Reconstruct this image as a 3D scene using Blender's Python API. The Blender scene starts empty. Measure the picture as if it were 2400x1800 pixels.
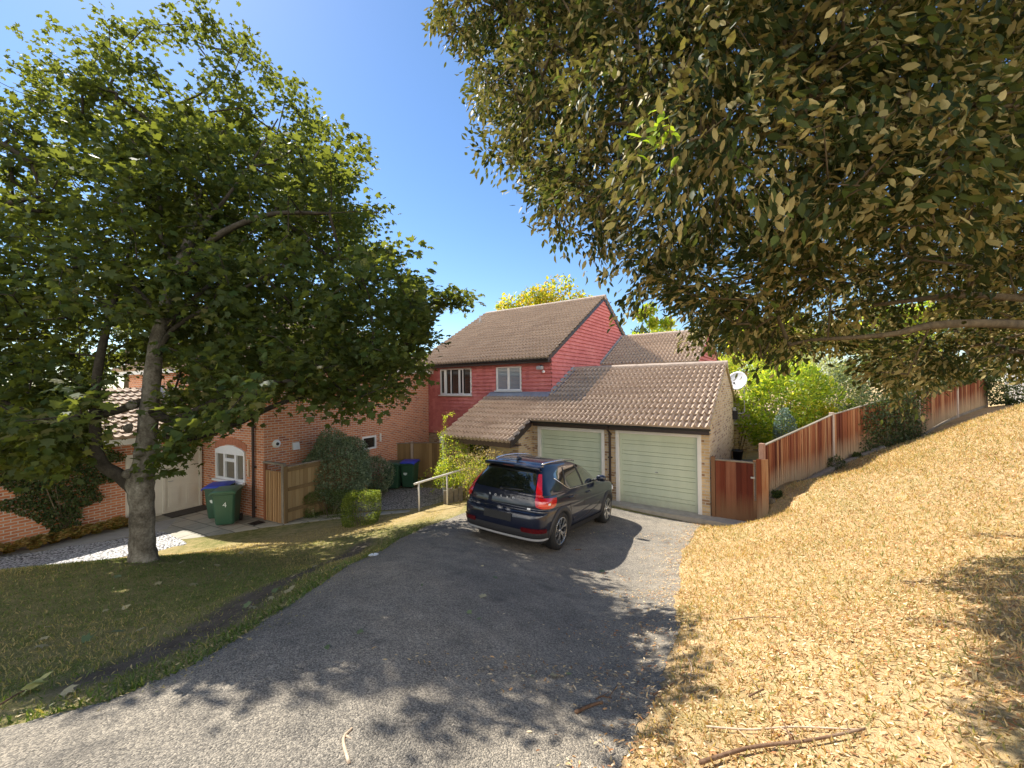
import bpy, bmesh, math, random
import numpy as np
from mathutils import Vector, Matrix
rng = np.random.default_rng(7); random.seed(7)
R = math.radians
sc = bpy.context.scene
col = sc.collection

# ------------------------------------------------------------------ camera, world, sun, exposure
ZC = 3.5
cd = bpy.data.cameras.new('camera'); cam = bpy.data.objects.new('camera', cd); col.objects.link(cam)
cd.sensor_width = 36; cd.lens = 36 * 930 / 2400; cd.clip_start = .05; cd.clip_end = 3000
cam.matrix_world = Matrix.Translation((0, 0, ZC)) @ Matrix.Rotation(R(90.31), 4, 'X') @ Matrix.Rotation(-.012, 4, 'Z')
sc.camera = cam
SUN = Vector((-.475, .455, .757)).normalized()
world = bpy.data.worlds.new('World'); sc.world = world; world.use_nodes = True
wn = world.node_tree.nodes; wl = world.node_tree.links
bg = wn['Background']; sky = wn.new('ShaderNodeTexSky'); sky.sky_type = 'NISHITA'; sky.sun_disc = False
sky.sun_elevation = math.asin(SUN.z); sky.sun_rotation = math.atan2(SUN.x, SUN.y)
sky.air_density = 1.0; sky.dust_density = .15; sky.ozone_density = 3.5; sky.altitude = 0
bg.inputs[1].default_value = .056
# clear deep blue overhead and ahead, an unseen bright cloud bank added behind the viewer to fill the shade
hs = wn.new('ShaderNodeHueSaturation'); hs.inputs['Saturation'].default_value = 1.11; wl.new(sky.outputs[0], hs.inputs['Color'])
tc = wn.new('ShaderNodeTexCoord'); sx = wn.new('ShaderNodeSeparateXYZ'); wl.new(tc.outputs['Generated'], sx.inputs[0])
def wm(op, a, b=0., clamp=False):
    n = wn.new('ShaderNodeMath'); n.operation = op; n.use_clamp = clamp
    for i, q in enumerate((a, b)):
        if isinstance(q, (int, float)): n.inputs[i].default_value = q
        else: wl.new(q, n.inputs[i])
    return n.outputs[0]
cn = wn.new('ShaderNodeTexNoise'); cn.inputs['Scale'].default_value = 2.6; cn.inputs['Detail'].default_value = 6; cn.inputs['Roughness'].default_value = .6; wl.new(tc.outputs['Generated'], cn.inputs['Vector'])
back = wm('MULTIPLY', wm('SUBTRACT', -.12, sx.outputs[1]), 3.0, True)
low = wm('MULTIPLY', wm('SUBTRACT', .62, sx.outputs[2]), 5., True); above = wm('MULTIPLY', wm('SUBTRACT', sx.outputs[2], .04), 10., True)
cov = wm('MULTIPLY', wm('SUBTRACT', cn.outputs['Fac'], .36), 5., True)
cm = wm('MULTIPLY', wm('MULTIPLY', back, low), wm('MULTIPLY', above, cov))
cmx = wn.new('ShaderNodeMix'); cmx.data_type = 'RGBA'; wl.new(cm, cmx.inputs[0]); wl.new(hs.outputs[0], cmx.inputs[6]); cmx.inputs[7].default_value = (23, 21.5, 19.5, 1)
wl.new(cmx.outputs[2], bg.inputs[0])
sd = bpy.data.lights.new('sun', 'SUN'); sd.energy = 2.95; sd.angle = R(.53); sd.color = (1, .945, .84)
so = bpy.data.objects.new('sun', sd); col.objects.link(so)
so.rotation_euler = (-SUN).to_track_quat('-Z', 'Y').to_euler(); so.location = (-30, 40, 60)
sc.view_settings.view_transform = 'Standard'; sc.view_settings.look = 'None'
sc.view_settings.exposure = 1.8; sc.view_settings.gamma = 1.0
sc.cycles.max_bounces = 8; sc.cycles.transparent_max_bounces = 8; sc.cycles.diffuse_bounces = 4
sc.cycles.transmission_bounces = 4; sc.cycles.use_denoising = True

# ------------------------------------------------------------------ helpers: objects
def link(o, parent=None):
    col.objects.link(o)
    if parent is not None: o.parent = parent
    return o
def tag(o, label=None, cat=None, group=None, kind=None):
    if label: o['label'] = label
    if cat: o['category'] = cat
    if group: o['group'] = group
    if kind: o['kind'] = kind
    return o
def thing(name, label, cat, loc=(0, 0, 0), rotz=0., group=None, parent=None):
    o = bpy.data.objects.new(name, None); o.location = loc; o.rotation_euler = (0, 0, rotz); o.empty_display_size = .2
    link(o, parent); return tag(o, label, cat, group)
def copy_tree(o, parent=None):
    c = o.copy(); link(c); c.parent = parent
    for ch in [x for x in bpy.data.objects if x.parent == o]: copy_tree(ch, c)
    return c

class MB:
    def __init__(s): s.v = []; s.f = []
    def add(s, vs, fs):
        k = len(s.v); s.v.extend([tuple(map(float, p)) for p in vs]); s.f.extend([tuple(i + k for i in f) for f in fs]); return s
    def quad(s, a, b, c, d): return s.add([a, b, c, d], [(0, 1, 2, 3)])
    def poly(s, pts): return s.add(pts, [tuple(range(len(pts)))])
    def box(s, x0, x1, y0, y1, z0, z1):
        return s.add([(x, y, z) for z in (z0, z1) for x, y in ((x0, y0), (x1, y0), (x1, y1), (x0, y1))],
                     [(3, 2, 1, 0), (4, 5, 6, 7), (0, 1, 5, 4), (1, 2, 6, 5), (2, 3, 7, 6), (3, 0, 4, 7)])
    def obox(s, c, ax, ay, az, hx, hy, hz):
        c, ax, ay, az = [np.array(q, float) for q in (c, ax, ay, az)]
        return s.add([c + sx * hx * ax + sy * hy * ay + sz * hz * az for sz in (-1, 1) for sx, sy in ((-1, -1), (1, -1), (1, 1), (-1, 1))],
                     [(3, 2, 1, 0), (4, 5, 6, 7), (0, 1, 5, 4), (1, 2, 6, 5), (2, 3, 7, 6), (3, 0, 4, 7)])
    def bar(s, a, b, w, h, up=(0, 0, 1)):
        a, b, up = [np.array(q, float) for q in (a, b, up)]
        d = b - a; L = np.linalg.norm(d); d /= L; r = np.cross(d, up); r /= np.linalg.norm(r); n = np.cross(r, d)
        return s.obox((a + b) / 2, d, r, n, L / 2, w / 2, h / 2)
    def prism(s, pts, d):
        n = len(pts); d = np.array(d, float); p2 = [np.array(p, float) + d for p in pts]
        s.add(list(pts) + p2, [tuple(range(n))[::-1], tuple(range(n, 2 * n))] + [(i, (i + 1) % n, n + (i + 1) % n, n + i) for i in range(n)]); return s
    def tube(s, pts, rad, n=8, cap=True):
        pts = [np.array(p, float) for p in pts]; m = len(pts)
        if np.isscalar(rad): rad = [rad] * m
        vs = []; ref = None
        for i in range(m):
            d = pts[min(i + 1, m - 1)] - pts[max(i - 1, 0)]; d = d / (np.linalg.norm(d) + 1e-9)
            if ref is None: ref = np.array((1., 0, 0)) if abs(d[0]) < .8 else np.array((0, 1., 0))
            a = ref - d * (ref @ d); a /= np.linalg.norm(a); b = np.cross(d, a); ref = a
            for k in range(n):
                t = 2 * math.pi * k / n; vs.append(pts[i] + rad[i] * (math.cos(t) * a + math.sin(t) * b))
        fs = [(i * n + k, i * n + (k + 1) % n, (i + 1) * n + (k + 1) % n, (i + 1) * n + k) for i in range(m - 1) for k in range(n)]
        if cap: fs += [tuple(range(n))[::-1], tuple(range((m - 1) * n, m * n))]
        return s.add(vs, fs)
    def lathe(s, prof, n=24, c=(0, 0, 0), ax=(0, 0, 1), a0=0, a1=360):
        ax = np.array(ax, float); ax /= np.linalg.norm(ax); p = np.array((1., 0, 0)) if abs(ax[0]) < .8 else np.array((0, 1., 0))
        p -= ax * (p @ ax); p /= np.linalg.norm(p); q = np.cross(ax, p); c = np.array(c, float)
        full = a1 - a0 >= 360; m = n if full else n + 1
        vs = [c + r * (math.cos(t) * p + math.sin(t) * q) + h * ax for r, h in prof for t in [R(a0 + (a1 - a0) * k / n) for k in range(m)]]
        fs = [(i * m + k, i * m + (k + 1) % m, (i + 1) * m + (k + 1) % m, (i + 1) * m + k) for i in range(len(prof) - 1) for k in range(n)]
        return s.add(vs, fs)
    def grid(s, P):
        nu, nv = len(P), len(P[0])
        return s.add([p for row in P for p in row], [(i * nv + j, (i + 1) * nv + j, (i + 1) * nv + j + 1, i * nv + j + 1) for i in range(nu - 1) for j in range(nv - 1)])
    def build(s, name, mat, parent=None, loc=None, rotz=None, smooth=False, bevel=0, uv=True):
        me = bpy.data.meshes.new(name); me.from_pydata(s.v, [], s.f); me.update()
        if uv: boxuv(me)
        if mat: me.materials.append(mat)
        o = bpy.data.objects.new(name, me); link(o, parent)
        if loc is not None: o.location = loc
        if rotz is not None: o.rotation_euler = (0, 0, rotz)
        if smooth: me.shade_smooth()
        if bevel:
            m = o.modifiers.new('bevel', 'BEVEL'); m.width = bevel; m.segments = 2; m.limit_method = 'ANGLE'
        return o
def boxuv(me):
    n = len(me.polygons)
    if n == 0: return
    nor = np.empty(n * 3, np.float32); me.polygons.foreach_get('normal', nor); nor = nor.reshape(-1, 3)
    tot = np.empty(n, np.int32); me.polygons.foreach_get('loop_total', tot)
    vi = np.empty(len(me.loops), np.int32); me.loops.foreach_get('vertex_index', vi)
    co = np.empty(len(me.vertices) * 3, np.float32); me.vertices.foreach_get('co', co); co = co.reshape(-1, 3)
    t = np.stack([-nor[:, 1], nor[:, 0], np.zeros(n)], 1); L = np.linalg.norm(t, axis=1)
    flat = L < .02; t[flat] = (1, 0, 0); L[flat] = 1; t /= L[:, None]
    b = np.cross(nor, t); b[b[:, 2] < -1e-6] *= -1; b[flat] = (0, 1, 0)
    lt = np.repeat(t, tot, 0); lb = np.repeat(b, tot, 0); p = co[vi]
    uv = np.stack([(p * lt).sum(1), (p * lb).sum(1)], 1).astype(np.float32)
    l = me.uv_layers.new(name='UVMap'); l.data.foreach_set('uv', uv.ravel())
def text_mesh(name, s, size, mat, parent, M, depth=.002):
    cu = bpy.data.curves.new(name, 'FONT'); cu.body = s; cu.size = size; cu.extrude = depth; cu.align_x = 'CENTER'; cu.align_y = 'CENTER'
    o = bpy.data.objects.new(name, cu); col.objects.link(o)
    me = bpy.data.meshes.new_from_object(o.evaluated_get(bpy.context.evaluated_depsgraph_get()))
    bpy.data.objects.remove(o); me.name = name; me.materials.clear(); me.materials.append(mat)
    q = bpy.data.objects.new(name, me); link(q, parent); q.matrix_local = M; return q

# ------------------------------------------------------------------ helpers: materials
class NT:
    def __init__(s, name):
        s.m = bpy.data.materials.new(name); s.m.use_nodes = True; s.t = s.m.node_tree; s.n = s.t.nodes; s.b = s.n['Principled BSDF']; s.out = s.n['Material Output']; s._c = {}
    def node(s, typ, **kw):
        n = s.n.new(typ)
        for k, v in kw.items(): setattr(n, k, v)
        return n
    def L(s, a, b): s.t.links.new(a, b)
    def co(s, kind='Object'):
        if kind not in s._c: s._c[kind] = s.node('ShaderNodeTexCoord').outputs[kind]
        return s._c[kind]
    def noise(s, scale, detail=4, rough=.55, co='Object', vec=None, out='Fac', dist=0):
        n = s.node('ShaderNodeTexNoise'); n.inputs['Scale'].default_value = scale; n.inputs['Detail'].default_value = detail
        n.inputs['Roughness'].default_value = rough; n.inputs['Distortion'].default_value = dist
        s.L(vec if vec is not None else s.co(co), n.inputs['Vector']); return n.outputs[out]
    def voro(s, scale, co='Object', out='Distance', feature='F1', vec=None):
        n = s.node('ShaderNodeTexVoronoi', feature=feature); n.inputs['Scale'].default_value = scale
        s.L(vec if vec is not None else s.co(co), n.inputs['Vector']); return n.outputs[out]
    def map(s, vec, scale=(1, 1, 1), rot=(0, 0, 0), loc=(0, 0, 0)):
        n = s.node('ShaderNodeMapping'); n.inputs['Scale'].default_value = scale; n.inputs['Rotation'].default_value = rot; n.inputs['Location'].default_value = loc
        s.L(vec, n.inputs['Vector']); return n.outputs[0]
    def ramp(s, fac, stops, interp='LINEAR'):
        n = s.node('ShaderNodeValToRGB'); n.color_ramp.interpolation = interp; e = n.color_ramp.elements
        while len(e) < len(stops): e.new(.5)
        for i, (p, c) in enumerate(stops):
            e[i].position = p; e[i].color = (c, c, c, 1) if np.isscalar(c) else (*c[:3], 1)
        s.L(fac, n.inputs[0]); return n.outputs[0]
    def mix(s, fac, a, b, typ='MIX'):
        n = s.node('ShaderNodeMix', data_type='RGBA', blend_type=typ)
        for i, q in ((0, fac), (6, a), (7, b)):
            if isinstance(q, (int, float)): n.inputs[i].default_value = q if i == 0 else (q, q, q, 1)
            elif isinstance(q, tuple): n.inputs[i].default_value = (*q[:3], 1)
            else: s.L(q, n.inputs[i])
        return n.outputs[2]
    def math(s, op, a, b=None, c=None, clamp=False):
        n = s.node('ShaderNodeMath', operation=op, use_clamp=clamp)
        for i, q in enumerate((a, b, c)):
            if q is None: continue
            if isinstance(q, (int, float)): n.inputs[i].default_value = q
            else: s.L(q, n.inputs[i])
        return n.outputs[0]
    def attr(s, name, out='Fac'):
        n = s.node('ShaderNodeAttribute'); n.attribute_name = name; return n.outputs[out]
    def color(s, c):
        if isinstance(c, tuple): s.b.inputs['Base Color'].default_value = (*c[:3], 1)
        else: s.L(c, s.b.inputs['Base Color'])
        return s
    def rough(s, r, spec=None, metal=None):
        if isinstance(r, (int, float)): s.b.inputs['Roughness'].default_value = r
        else: s.L(r, s.b.inputs['Roughness'])
        if spec is not None: s.b.inputs['Specular IOR Level'].default_value = spec
        if metal is not None: s.b.inputs['Metallic'].default_value = metal
        return s
    def bump(s, h, strength=.5, dist=.02):
        n = s.node('ShaderNodeBump'); n.inputs['Strength'].default_value = strength; n.inputs['Distance'].default_value = dist
        s.L(h, n.inputs['Height']); s.L(n.outputs[0], s.b.inputs['Normal']); return s
MATS = {}
def plain(name, c, rough=.5, var=.12, scale=6., bump=0., spec=.5, metal=0., co='Object', coat=0.):
    if name in MATS: return MATS[name]
    t = NT(name); n = t.noise(scale, 5, co=co); f = t.noise(scale * 9, 3, co=co)
    k = t.mix(.35, n, f)
    lo = tuple(q * (1 - var) for q in c); hi = tuple(min(1, q * (1 + var)) for q in c)
    t.color(t.ramp(k, [(.3, lo), (.7, hi)])).rough(rough, spec, metal)
    if bump: t.bump(f, bump, .01)
    if coat: t.b.inputs['Coat Weight'].default_value = coat; t.b.inputs['Coat Roughness'].default_value = .03
    MATS[name] = t.m; return t.m
def brickmat(name, c1, c2, mortar, dark=None, bw=.225, bh=.075, ms=.011, bias=0., blot=.3):
    t = NT(name); uv = t.co('UV')
    b = t.node('ShaderNodeTexBrick'); b.offset = .5; b.inputs['Scale'].default_value = 1
    for k, v in (('Brick Width', bw), ('Row Height', bh), ('Mortar Size', ms), ('Mortar Smooth', .15), ('Bias', bias)): b.inputs[k].default_value = v
    b.inputs['Color1'].default_value = (0, 0, 0, 1); b.inputs['Color2'].default_value = (1, 1, 1, 1); b.inputs['Mortar'].default_value = (.5, .5, .5, 1)
    wob = t.noise(3, 2, vec=uv, out='Color'); wv = t.node('ShaderNodeVectorMath', operation='MULTIPLY_ADD'); t.L(wob, wv.inputs[0]); wv.inputs[1].default_value = (.012, .012, 0); t.L(uv, wv.inputs[2])
    t.L(wv.outputs[0], b.inputs['Vector'])
    stops = [(.12, c1), (.58, c2)] + ([(.70, c2), (.80, dark)] if dark else [])
    k = t.mix(.18, b.outputs['Color'], t.noise(40, 3, vec=uv))
    cc = t.ramp(k, stops); st = t.noise(.9, 4, vec=uv)
    cc = t.mix(t.math('MULTIPLY', t.ramp(st, [(.45, 0.), (.7, 1.)]), blot), cc, tuple(q * .55 for q in c1))
    cc = t.mix(b.outputs['Fac'], cc, t.mix(.4, mortar, t.noise(30, 2, vec=uv), 'MULTIPLY'))
    t.color(cc).rough(.88, .2)
    h = t.math('ADD', t.math('MULTIPLY', b.outputs['Fac'], -1.), t.math('MULTIPLY', t.noise(60, 3, vec=uv), .5)); t.bump(h, .7, .008)
    MATS[name] = t.m; return t.m
def tilemat(name, lo, mid, hi, lichen=.4, tw=.30, th=.3, spots=(.62, .57, .46)):
    t = NT(name); uv = t.co('UV'); 
    b = t.node('ShaderNodeTexBrick'); b.offset = .0; b.inputs['Scale'].default_value = 1
    for k, v in (('Brick Width', tw), ('Row Height', th), ('Mortar Size', .002), ('Mortar Smooth', 1.)): b.inputs[k].default_value = v
    b.inputs['Color1'].default_value = (0, 0, 0, 1); b.inputs['Color2'].default_value = (1, 1, 1, 1); b.inputs['Mortar'].default_value = (.0, .0, .0, 1); t.L(uv, b.inputs['Vector'])
    k = t.mix(.5, t.mix(.55, b.outputs['Color'], t.noise(9, 5, co='UV')), t.noise(1.1, 4, co='UV'))
    c = t.ramp(k, [(.25, lo), (.5, mid), (.78, hi)])
    sp = t.ramp(t.noise(17, 5, .7, co='UV'), [(.60, 0.), (.68, 1.)]); sp2 = t.ramp(t.noise(1.6, 3, co='UV'), [(.4, .15), (.7, 1.)])
    c = t.mix(t.math('MULTIPLY', t.math('MULTIPLY', sp, sp2), lichen), c, spots)
    dk = t.ramp(t.noise(23, 4, .7, co='UV', dist=.5), [(.63, 0.), (.7, 1.)]); c = t.mix(t.math('MULTIPLY', t.math('MULTIPLY', dk, sp2), lichen), c, tuple(q * .3 for q in lo))
    t.color(c).rough(.85, .25).bump(t.noise(45, 4, co='UV'), .35, .01); MATS[name] = t.m; return t.m
def leafmat(name, cols, back=None, transl=.4, tcol=None, rough=.5, spec=.35):
    t = NT(name); r = t.attr('rnd'); c = t.ramp(r, [((i + .5) / len(cols), q) for i, q in enumerate(cols)])
    f = t.noise(14, 2); c = t.mix(.25, c, t.mix(f, (.4, .4, .4), (1.2, 1.2, 1.2)), 'MULTIPLY')
    if back:
        g = t.node('ShaderNodeNewGeometry'); c = t.mix(g.outputs['Backfacing'], c, t.mix(r, tuple(q * .75 for q in back), tuple(q * 1.2 for q in back)))
    t.color(c).rough(rough, spec)
    tr = t.node('ShaderNodeBsdfTranslucent')
    if tcol: t.L(t.mix(r, tuple(q * .8 for q in tcol), tuple(q * 1.2 for q in tcol)), tr.inputs[0])
    else: t.L(t.mix(1., c, (2.3, 2.2, .8), 'MULTIPLY'), tr.inputs[0])
    mx = t.node('ShaderNodeMixShader'); mx.inputs[0].default_value = transl
    t.L(t.b.outputs[0], mx.inputs[1]); t.L(tr.outputs[0], mx.inputs[2]); t.L(mx.outputs[0], t.out.inputs[0]); MATS[name] = t.m; return t.m
def woodmat(name, cols, grain=(26, 26, 1.2), rough=.8, fade=None, board=None):
    t = NT(name); o = t.co(); v = t.map(o, grain); n = t.noise(1, 5, .6, vec=v); w = t.noise(.9, 4, vec=t.map(o, (1.5, 1.5, .5)))
    k = t.mix(.5, n, w)
    if board: k = t.mix(.45, k, t.attr('rnd'))
    c = t.ramp(k, [(.22 + .56 * i / max(1, len(cols) - 1), q) for i, q in enumerate(cols)])
    if fade:
        z = t.attr('hfrac'); zz = t.math('ADD', z, t.math('MULTIPLY', t.math('SUBTRACT', n, .5), .5))
        c = t.mix(t.ramp(zz, [(.08, .95), (.48, 0.)]), c, fade)
    t.color(c).rough(rough, .2).bump(n, .35, .008); MATS[name] = t.m; return t.m
def glassmat(name, c=(.01, .012, .014), refl=.2, rough=.01):
    t = NT(name); t.color(c).rough(.15, .5); g = t.node('ShaderNodeBsdfGlossy'); g.inputs['Roughness'].default_value = rough; g.inputs[0].default_value = (.95, .97, 1, 1)
    fr = t.node('ShaderNodeFresnel'); fr.inputs[0].default_value = 1.5
    n = t.noise(2.2, 1); bp = t.node('ShaderNodeBump'); bp.inputs['Strength'].default_value = .03; t.L(n, bp.inputs['Height']); t.L(bp.outputs[0], g.inputs['Normal'])
    mx = t.node('ShaderNodeMixShader'); t.L(t.math('ADD', fr.outputs[0], refl, clamp=True), mx.inputs[0]); t.L(t.b.outputs[0], mx.inputs[1]); t.L(g.outputs[0], mx.inputs[2]); t.L(mx.outputs[0], t.out.inputs[0])
    MATS[name] = t.m; return t.m

M_white = plain('white_pvc', (.78, .79, .80), .35, .04)
M_whitewood = plain('white_painted_wood', (.72, .71, .68), .5, .07, 5, .1)
M_brown = plain('brown_paint', (.035, .022, .02), .4, .2)
M_black = plain('black_plastic', (.015, .015, .016), .45, .2)
M_grey = plain('grey_metal', (.35, .36, .37), .45, .1)
M_lead = plain('lead_sheet', (.30, .33, .38), .5, .2, 3, .1)
M_conc = plain('concrete', (.38, .36, .32), .9, .2, 3, .3)
M_garbrick = brickmat('buff_brick', (.48, .33, .17), (.60, .46, .28), (.60, .54, .45), (.27, .16, .09))
M_redbrick = brickmat('orange_red_brick', (.50, .17, .075), (.62, .24, .11), (.70, .60, .50), (.34, .11, .06), bias=-.1)
M_rooftile = tilemat('weathered_roof_tile', (.27, .20, .15), (.43, .335, .255), (.58, .47, .37), .85)
M_rooftile2 = tilemat('upper_roof_tile', (.26, .195, .145), (.39, .30, .225), (.50, .40, .30), .5)
M_redtile = tilemat('red_hanging_tile', (.46, .135, .132), (.60, .195, .185), (.70, .28, .26), .10, .165, .147, (.5, .3, .27))
M_redtile2 = M_redtile
M_glass = glassmat('window_glass')
M_glassd = glassmat('dark_glass', refl=.02)
# ------------------------------------------------------------------ frames of the two houses
B = np.array([5.18, 10.45, 0.]); TH = R(35)
U = np.array([math.cos(TH), -math.sin(TH), 0]); V = np.array([math.sin(TH), math.cos(TH), 0])
H0 = np.array([-7.33, 11.7, -.35]); TH2 = R(27.5)
U2 = np.array([math.cos(TH2), -math.sin(TH2), 0]); V2 = np.array([math.sin(TH2), math.cos(TH2), 0])
def W(u, v, z=0.): return B + U * u + V * v + np.array([0, 0, z])
def W2(u, v, z=0.): return H0 + U2 * u + V2 * v + np.array([0, 0, z])

# ------------------------------------------------------------------ terrain: one height function through surveyed points
def vprof(x, y):
    v = (x - B[0]) * V[0] + (y - B[1]) * V[1]
    return float(np.interp(v, [-16, -14.5, -11.5, -9.9, -7.5, -4.92, -2.2, -.8, 3], [3.0, 2.6, 2.0, 1.6, 1.0, .39, .1, 0, 0]))
CP = []
for x, y in ((0, 0), (0, 2), (0, 4), (-1.5, 3), (-2, 5), (-1.9, 7), (0, 6), (0, 8), (1, 10), (2, 8), (1.2, 3.5), (2.4, 6.2), (3.6, 8.6), (4.6, 9.8), (2.8, 11.5), (1, 13), (-1, 9.5), (.3, 1.7)): CP.append((x, y, vprof(x, y)))
CP += [(-5.4, 5.8, 1.02), (-10.4, 8, -.2), (-7.5, 9.3, -.25), (-6.95, 11.1, -.32), (-5.1, 11.8, -.32), (-3.0, 11.9, -.2), (-4.4, 3.4, 1.35), (-2.6, 1.84, 1.75), (-3.1, 3.64, 1.33), (-2.9, 6.7, .6), (-8, 5.5, .95), (-12, 5, .8),
       (-3, 16, -.35), (-6, 14, -.35), (-11, 13, -.35), (-13, 9.7, -.35), (-9, 18, -.35), (-5.7, 13, -.35), (-4, 14, -.35), (-2, 13.2, -.25), (-8.6, 11.4, -.34), (-10, 12.4, -.35), (-9.6, 9.9, -.32), (-16, 8, -.3), (-20, 14, -.2),
       (6.25, 10, .37), (10.28, 12.8, .76), (14.27, 13.9, 1.5), (21.7, 18, 2.3), (6.02, 9.86, -.02), (5.6, 9.5, .05), (4.3, 5, 1.3), (4.13, 3.2, 1.75), (8.4, 6.5, 1.72), (2.45, 1.9, 1.85), (7.26, 7.5, 1.42), (4.1, 7.6, .42), (6.8, 9, 1.0), (15.5, 12, 2.75), (11.5, 9, 2.2), (2.2, 3.2, 1.5), (3.4, 6.2, .75), (5.2, 8.6, .5),
       (7, 2, 2.3), (12, 4, 2.9), (3, -2, 2.5), (0, -4, 2.8), (-6, -3, 2.4), (-9, 1.5, 1.7), (20, 6, 3.2), (10, -4, 3.2),
       (4, 14, -.05), (8, 15, .1), (3, 20, 0), (12, 20, .3), (16, 24, .8), (-3, 24, -.2), (-12, 22, -.2), (9, 12.6, .3)]
CP = np.array(CP, float)
def tps_fit(P, lam=.02):
    n = len(P); X = P[:, :2] / 10; d2 = ((X[:, None] - X[None]) ** 2).sum(-1); K = np.where(d2 > 0, .5 * d2 * np.log(d2 + 1e-12), 0) + lam * np.eye(n) * .02
    Q = np.hstack([np.ones((n, 1)), X]); A = np.zeros((n + 3, n + 3)); A[:n, :n] = K; A[:n, n:] = Q; A[n:, :n] = Q.T
    return np.linalg.solve(A, np.concatenate([P[:, 2], np.zeros(3)]))
TW = tps_fit(CP)
def ground(x, y):
    x = np.atleast_1d(np.asarray(x, float)); y = np.atleast_1d(np.asarray(y, float)); sh = x.shape
    xx = np.clip(x.ravel(), -19, 24); yy = np.clip(y.ravel(), -6, 26)
    q = np.stack([xx, yy], 1) / 10; C = CP[:, :2] / 10; d2 = ((q[:, None] - C[None]) ** 2).sum(-1)
    z = np.where(d2 > 0, .5 * d2 * np.log(d2 + 1e-12), 0) @ TW[:len(CP)] + TW[len(CP)] + q @ TW[len(CP) + 1:]
    f = np.clip((np.hypot(x.ravel(), y.ravel() - 8) - 25) / 25, 0, 1); z = z * (1 - f) + np.clip(z, -.3, 2.5) * f * .6
    return z.reshape(sh)
def gz(x, y): return float(ground(x, y)[0])
DL = np.array([(-9, -4), (-9, 1.0), (-6, 1.5), (-4.5, 1.85), (-2.8, 2.15), (-2.4, 2.35), (-2.2, 2.7), (-2.14, 3.67), (-2.08, 6), (-1.98, 8.6), (-1.2, 10.9), (-.1, 12.9)])
DR = np.array([(4, -4), (.9, -.6), (.35, .8), (.40, 1.4), (.45, 1.8), (.52, 2.0), (.7, 2.3), (1.22, 3.13), (2.0, 4.9), (3.1, 7.4), (4.2, 9.2), (4.85, 10.1)])
def resample(P, n):
    s = np.concatenate([[0], np.cumsum(np.linalg.norm(np.diff(P, axis=0), axis=1))]); t = np.linspace(0, 1, n); s = s / s[-1]
    return s, t
def rows_between(A, C, n):   # pair the control points of both sides
    i = np.linspace(0, len(A) - 1, n); k = np.arange(len(A))
    return np.stack([np.interp(i, k, A[:, j]) for j in (0, 1)], 1), np.stack([np.interp(i, k, C[:, j]) for j in (0, 1)], 1)
def wig(n, amp, k=5, seed=0):
    g = np.random.default_rng(seed).normal(0, 1, n + 2 * k); w = np.hanning(2 * k + 1); w /= np.sqrt((w ** 2).sum()); return np.convolve(g, w, 'valid')[:n] * amp
def strip_sheet(name, A, C, n, m, mat, lift=.015, amp=.0, attrs=None, label=None):
    a, c = rows_between(np.array(A, float), np.array(C, float), n)
    a[:, 0] += wig(n, amp, 3, 1) + wig(n, amp * .6, 1, 5); c[:, 0] += wig(n, amp, 3, 2) + wig(n, amp * .8, 1, 6)
    t = np.linspace(0, 1, m)[None, :, None]; P = a[:, None] * (1 - t) + c[:, None] * t
    z = ground(P[..., 0], P[..., 1]) + .004 + (lift - .004) * np.clip(np.minimum(np.arange(m), m - 1 - np.arange(m)) / (m * .06), 0, 1)[None, :]
    mb = MB().grid([[(P[i, j, 0], P[i, j, 1], z[i, j]) for j in range(m)] for i in range(n)])
    if mb.v:
        f = mb.f[0]; p = [np.array(mb.v[q]) for q in f[:3]]
        if np.cross(p[1] - p[0], p[2] - p[0])[2] < 0: mb.f = [q[::-1] for q in mb.f]
    o = mb.build(name, mat, smooth=True); tag(o, kind='structure'); return o

def pattr(me, name, vals):
    a = me.attributes.new(name, 'FLOAT', 'POINT'); a.data.foreach_set('value', np.asarray(vals, np.float32))

# ground sheet: fine near the place, coarse to the horizon
def axis(lo, hi, step, far):
    c = np.arange(lo, hi + 1e-6, step); k = step; o = []; p = hi
    while p < far: k *= 1.35; p += k; o.append(p)
    k = step; l = []; p = lo
    while p > -far: k *= 1.35; p -= k; l.append(p)
    return np.concatenate([l[::-1], c, o])
gx = axis(-14, 18, .16, 900); gy = axis(-3, 19, .16, 900)
GX, GY = np.meshgrid(gx, gy, indexing='ij'); GZ = np.concatenate([ground(GX[i:i + 20], GY[i:i + 20]) for i in range(0, len(gx), 20)])
mb = MB(); nu, nv = GX.shape
me = bpy.data.meshes.new('ground')
vs = np.stack([GX, GY, GZ], -1).reshape(-1, 3); idx = np.arange(nu * nv).reshape(nu, nv)
fs = np.stack([idx[:-1, :-1], idx[1:, :-1], idx[1:, 1:], idx[:-1, 1:]], -1).reshape(-1, 4)
me.from_pydata(vs.tolist(), [], fs.tolist()); me.update()
def drive_right(y): return np.interp(y, DR[:, 1], DR[:, 0])
xs, ys = vs[:, 0], vs[:, 1]
dry = np.clip((xs - drive_right(ys) + .6) / .5, 0, 1) * (ys > -8)
soil = np.exp(-((xs + 2.82 + .13 * np.sin(ys * 1.1) + .07 * np.sin(ys * 3.1 + 1)) / (.27 + .12 * np.clip((5 - ys) / 3, 0, 1) + .09 * np.sin(ys * 1.9 + .6))) ** 2) * np.clip((ys - 2.2) / .5, 0, 1) * np.clip((9.2 - ys) / 1.5, 0, 1)
edge = np.clip(1 - np.abs(ground(xs, ys) + .05) / .5, 0, 1) * (xs < -1.5) * (xs > -14) * (ys > 6) * (ys < 13)
under = np.exp(-(((xs + 5.4) / .55) ** 2 + ((ys - 5.8) / .55) ** 2))
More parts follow.
